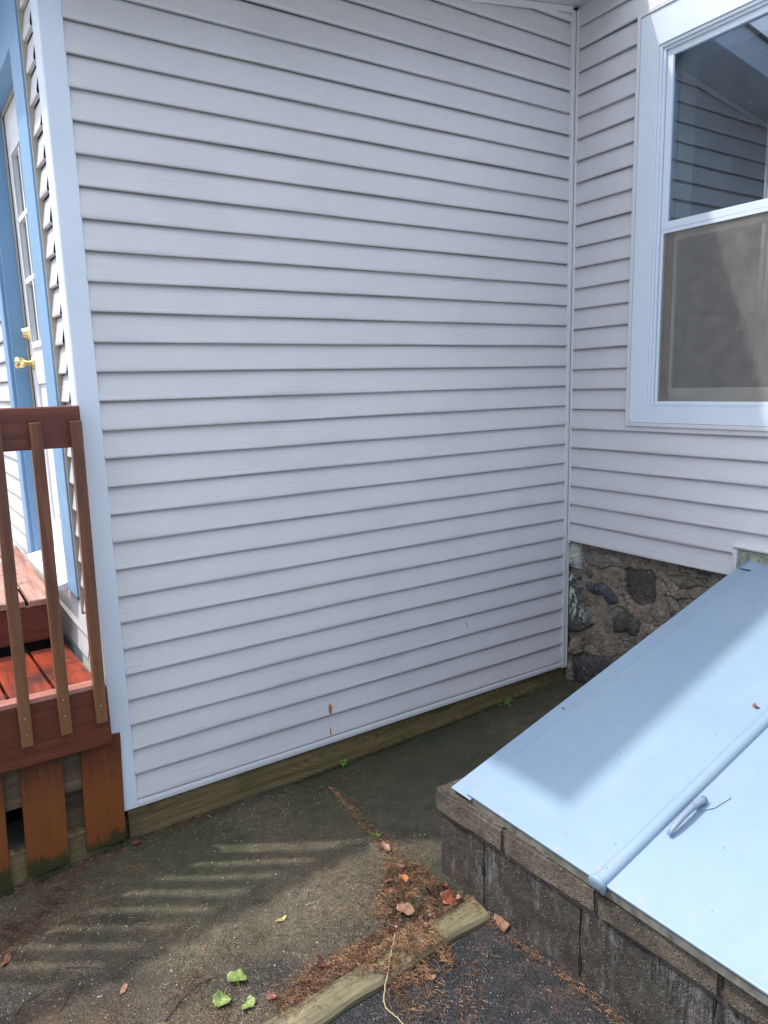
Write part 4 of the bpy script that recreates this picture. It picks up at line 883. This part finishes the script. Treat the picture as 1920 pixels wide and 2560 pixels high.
bp = BP(-1.13, -1.035, .001)
leaf('tiny curled brown leaf on the side flange of the cellar doors', 'brown', bp[0], bp[1], .008, 1.4, 'oval', curl=1.0, lift=0, stem=False, z=bp[2], group=None)

M['twig'] = mat_flat('dark_twig_bark', (.05, .035, .028), .8, sc=80, var=.4); M['straw'] = mat_flat('dry_straw_stem', (.34, .27, .15), .6, sc=60)
def twig(label, pts, r, mat='twig', name='twig', lift=.002, cat='twig', br=0, group='twigs on the ground'):
    P = []
    for x_, y_ in pts: P.append(Vector((x_, y_, (float(patio_z(np.array(x_), np.array(y_))) if y_ > -1.12 else gzf(x_, y_)-.004)+r+lift)))
    Q = []
    for a_, b_ in zip(P[:-1], P[1:]):
        for k_ in range(4): Q.append(a_.lerp(b_, k_/4)+Vector((random.uniform(-1, 1), random.uniform(-1, 1), random.uniform(0, 1)))*r*.5)
    Q.append(P[-1]); m_ = MB().tube(Q, [r*(1-.5*i/len(Q)) for i in range(len(Q))], 6)
    for _ in range(br):
        i = random.randrange(2, len(Q)-2); a_ = random.uniform(0, 6.28); L_ = random.uniform(.015, .03); m_.tube([Q[i], Q[i]+Vector((math.cos(a_)*L_*.6, math.sin(a_)*L_*.6, .002)), Q[i]+Vector((math.cos(a_+.4)*L_, math.sin(a_+.4)*L_, .003))], [r*.6, r*.45, r*.3], 5)
    return setp(m_.build(name, M[mat], smooth=True, loc=P[0]), label, cat, group)
twig('longest dark forked twig left of the green leaves', [(-2.545, -.945), (-2.487, -.903), (-2.428, -.883), (-2.372, -.892)], .0022, br=3)
twig('dark twig at the lower left of the patio', [(-2.880, -.64), (-2.856, -.612), (-2.796, -.600)], .0024, br=1)
twig('short upright dark twig right of the lower left twig', [(-2.775, -.713), (-2.748, -.675), (-2.735, -.655)], .002, br=1)
twig('thin pale straw above the middle of the patio', [(-2.395, -.650), (-2.36, -.64), (-2.336, -.622)], .0011, 'straw')
twig('thin reddish twig left of the pinkish oval leaf', [(-2.733, -.548), (-2.68, -.59), (-2.637, -.640)], .0015)
twig('short twig lying in the litter beside the vine', [(-2.135, -1.13), (-2.09, -1.105), (-2.045, -1.065)], .002, lift=.012)
twig('thin white straw left of the needle heap', [(-2.05, -.80), (-2.01, -.815), (-1.985, -.805)], .0011, 'straw')
twig('dark twig in the litter above the timber', [(-2.02, -1.06), (-1.98, -1.07), (-1.93, -1.06)], .0017, lift=.015)
twig('long bent pale vine stem crossing the timber onto the asphalt', [(-1.905, -1.105), (-1.932, -1.140), (-1.968, -1.175), (-1.993, -1.205), (-2.030, -1.245), (-2.058, -1.280), (-2.066, -1.300), (-2.062, -1.325), (-2.056, -1.345), (-2.055, -1.40)], .0023, 'straw', 'vine_stem', lift=.024, cat='vine', group=None)

def weed(label, x_, y_, n, h, spread, z=None):
    z = float(patio_z(np.array(x_), np.array(min(y_, -.01)))) if z is None else z
    root = thing('weed', label, 'weed', (x_, y_, z), 'small weeds in the cracks')
    st_mb = MB(); lf = MB()
    for i in range(n):
        a_ = random.uniform(-math.pi, 0); L_ = h*random.uniform(.5, 1); tip = Vector((x_+math.cos(a_)*spread*random.random(), y_+min(0, math.sin(a_)*spread*random.random()), z+L_))
        b0 = Vector((x_+random.uniform(-.006, .006), y_-.002, z)); mid = b0.lerp(tip, .5)+Vector((0, 0, L_*.12)); st_mb.tube([b0, mid, tip], [.0009, .0008, .0006], 5)
        for q in (.6, 1.0):
            c0 = b0.lerp(tip, q); th = random.uniform(0, 6.28); s_ = random.uniform(.006, .011)
            u = Vector((math.cos(th), math.sin(th)*.6-.3, random.uniform(-.2, .4))).normalized(); w = u.cross(Vector((0, 0, 1))).normalized(); up2 = w.cross(u)
            lf.add([c0, c0+u*s_*.5+w*s_*.36+up2*.001, c0+u*s_*.5-w*s_*.36+up2*.001, c0+u*s_*1.25, c0+u*s_*.6-up2*.0012], [(0, 1, 4), (0, 4, 2), (1, 3, 4), (4, 3, 2)])
    st_mb.build('stem', M['weed_stem'], root); lf.build('leaves', M['weed_leaf'], root)
M['weed_stem'] = mat_flat('weed_stem_green', (.10, .15, .04), .6); M['weed_leaf'] = mat_leaf('bright_weed_leaf', (.08, .19, .03), (.20, .38, .07), .5)
weed('bright green weed at the base board where the patio crack begins', -1.470, -.022, 9, .045, .03)
weed('low green weed at the base board under the right end of the siding', -.490, -.040, 14, .035, .05)
weed('tiny green seedling in the litter along the patio crack', -1.662, -.616, 7, .018, .02)
weed('green sprig in the litter at the foot of the block curb', -1.640, -1.690, 8, .03, .03, z=-.155)
# moss fringes on the foot of the skirt boards
def moss_fringe(label, x0, x1, h, y_=-.031, zb=None):
    m_ = MB()
    for i in range(int((x1-x0)/.0022)):
        for q in range(3):
            xx = random.uniform(x0, x1); zz = (zb if zb is not None else gzf(xx, -.03))-.004
            hh = h*(.35+.65*(fbm(np.array(xx*40), np.array(.3), 2, 3)))*random.uniform(.5, 1); a_ = random.uniform(-.5, .5)
            yb = y_-random.uniform(0, .010); w = random.uniform(.0012, .0024)
            tip = (xx+a_*hh, yb-random.uniform(.001, .010), zz+hh)
            m_.add([(xx-w, yb, zz), (xx+w, yb, zz), (xx+w*.8+a_*hh*.5, yb-.003, zz+hh*.6), (xx-w*.8+a_*hh*.5, yb-.003, zz+hh*.6), tip], [(0, 1, 2, 3), (3, 2, 4)])
    o = m_.build('moss', M['moss'], loc=((x0+x1)/2, y_, gzf(x0, -.03))); setp(o, label, 'moss', None, 'stuff')
M['moss'] = mat_leaf('dark_green_moss', (.022, .040, .012), (.065, .105, .028), .9)
moss_fringe('moss fringe along the foot of the rightmost skirt board', -2.52, -2.42, .040)
moss_fringe('moss fringe along the foot of the orange middle skirt board', -2.76, -2.63, .045)
moss_fringe('moss fringe along the foot of the leftmost visible skirt board', -2.93, -2.82, .03)
moss_fringe('low moss line where the base board meets the patio', -2.35, -.3, .007, y_=-.004)
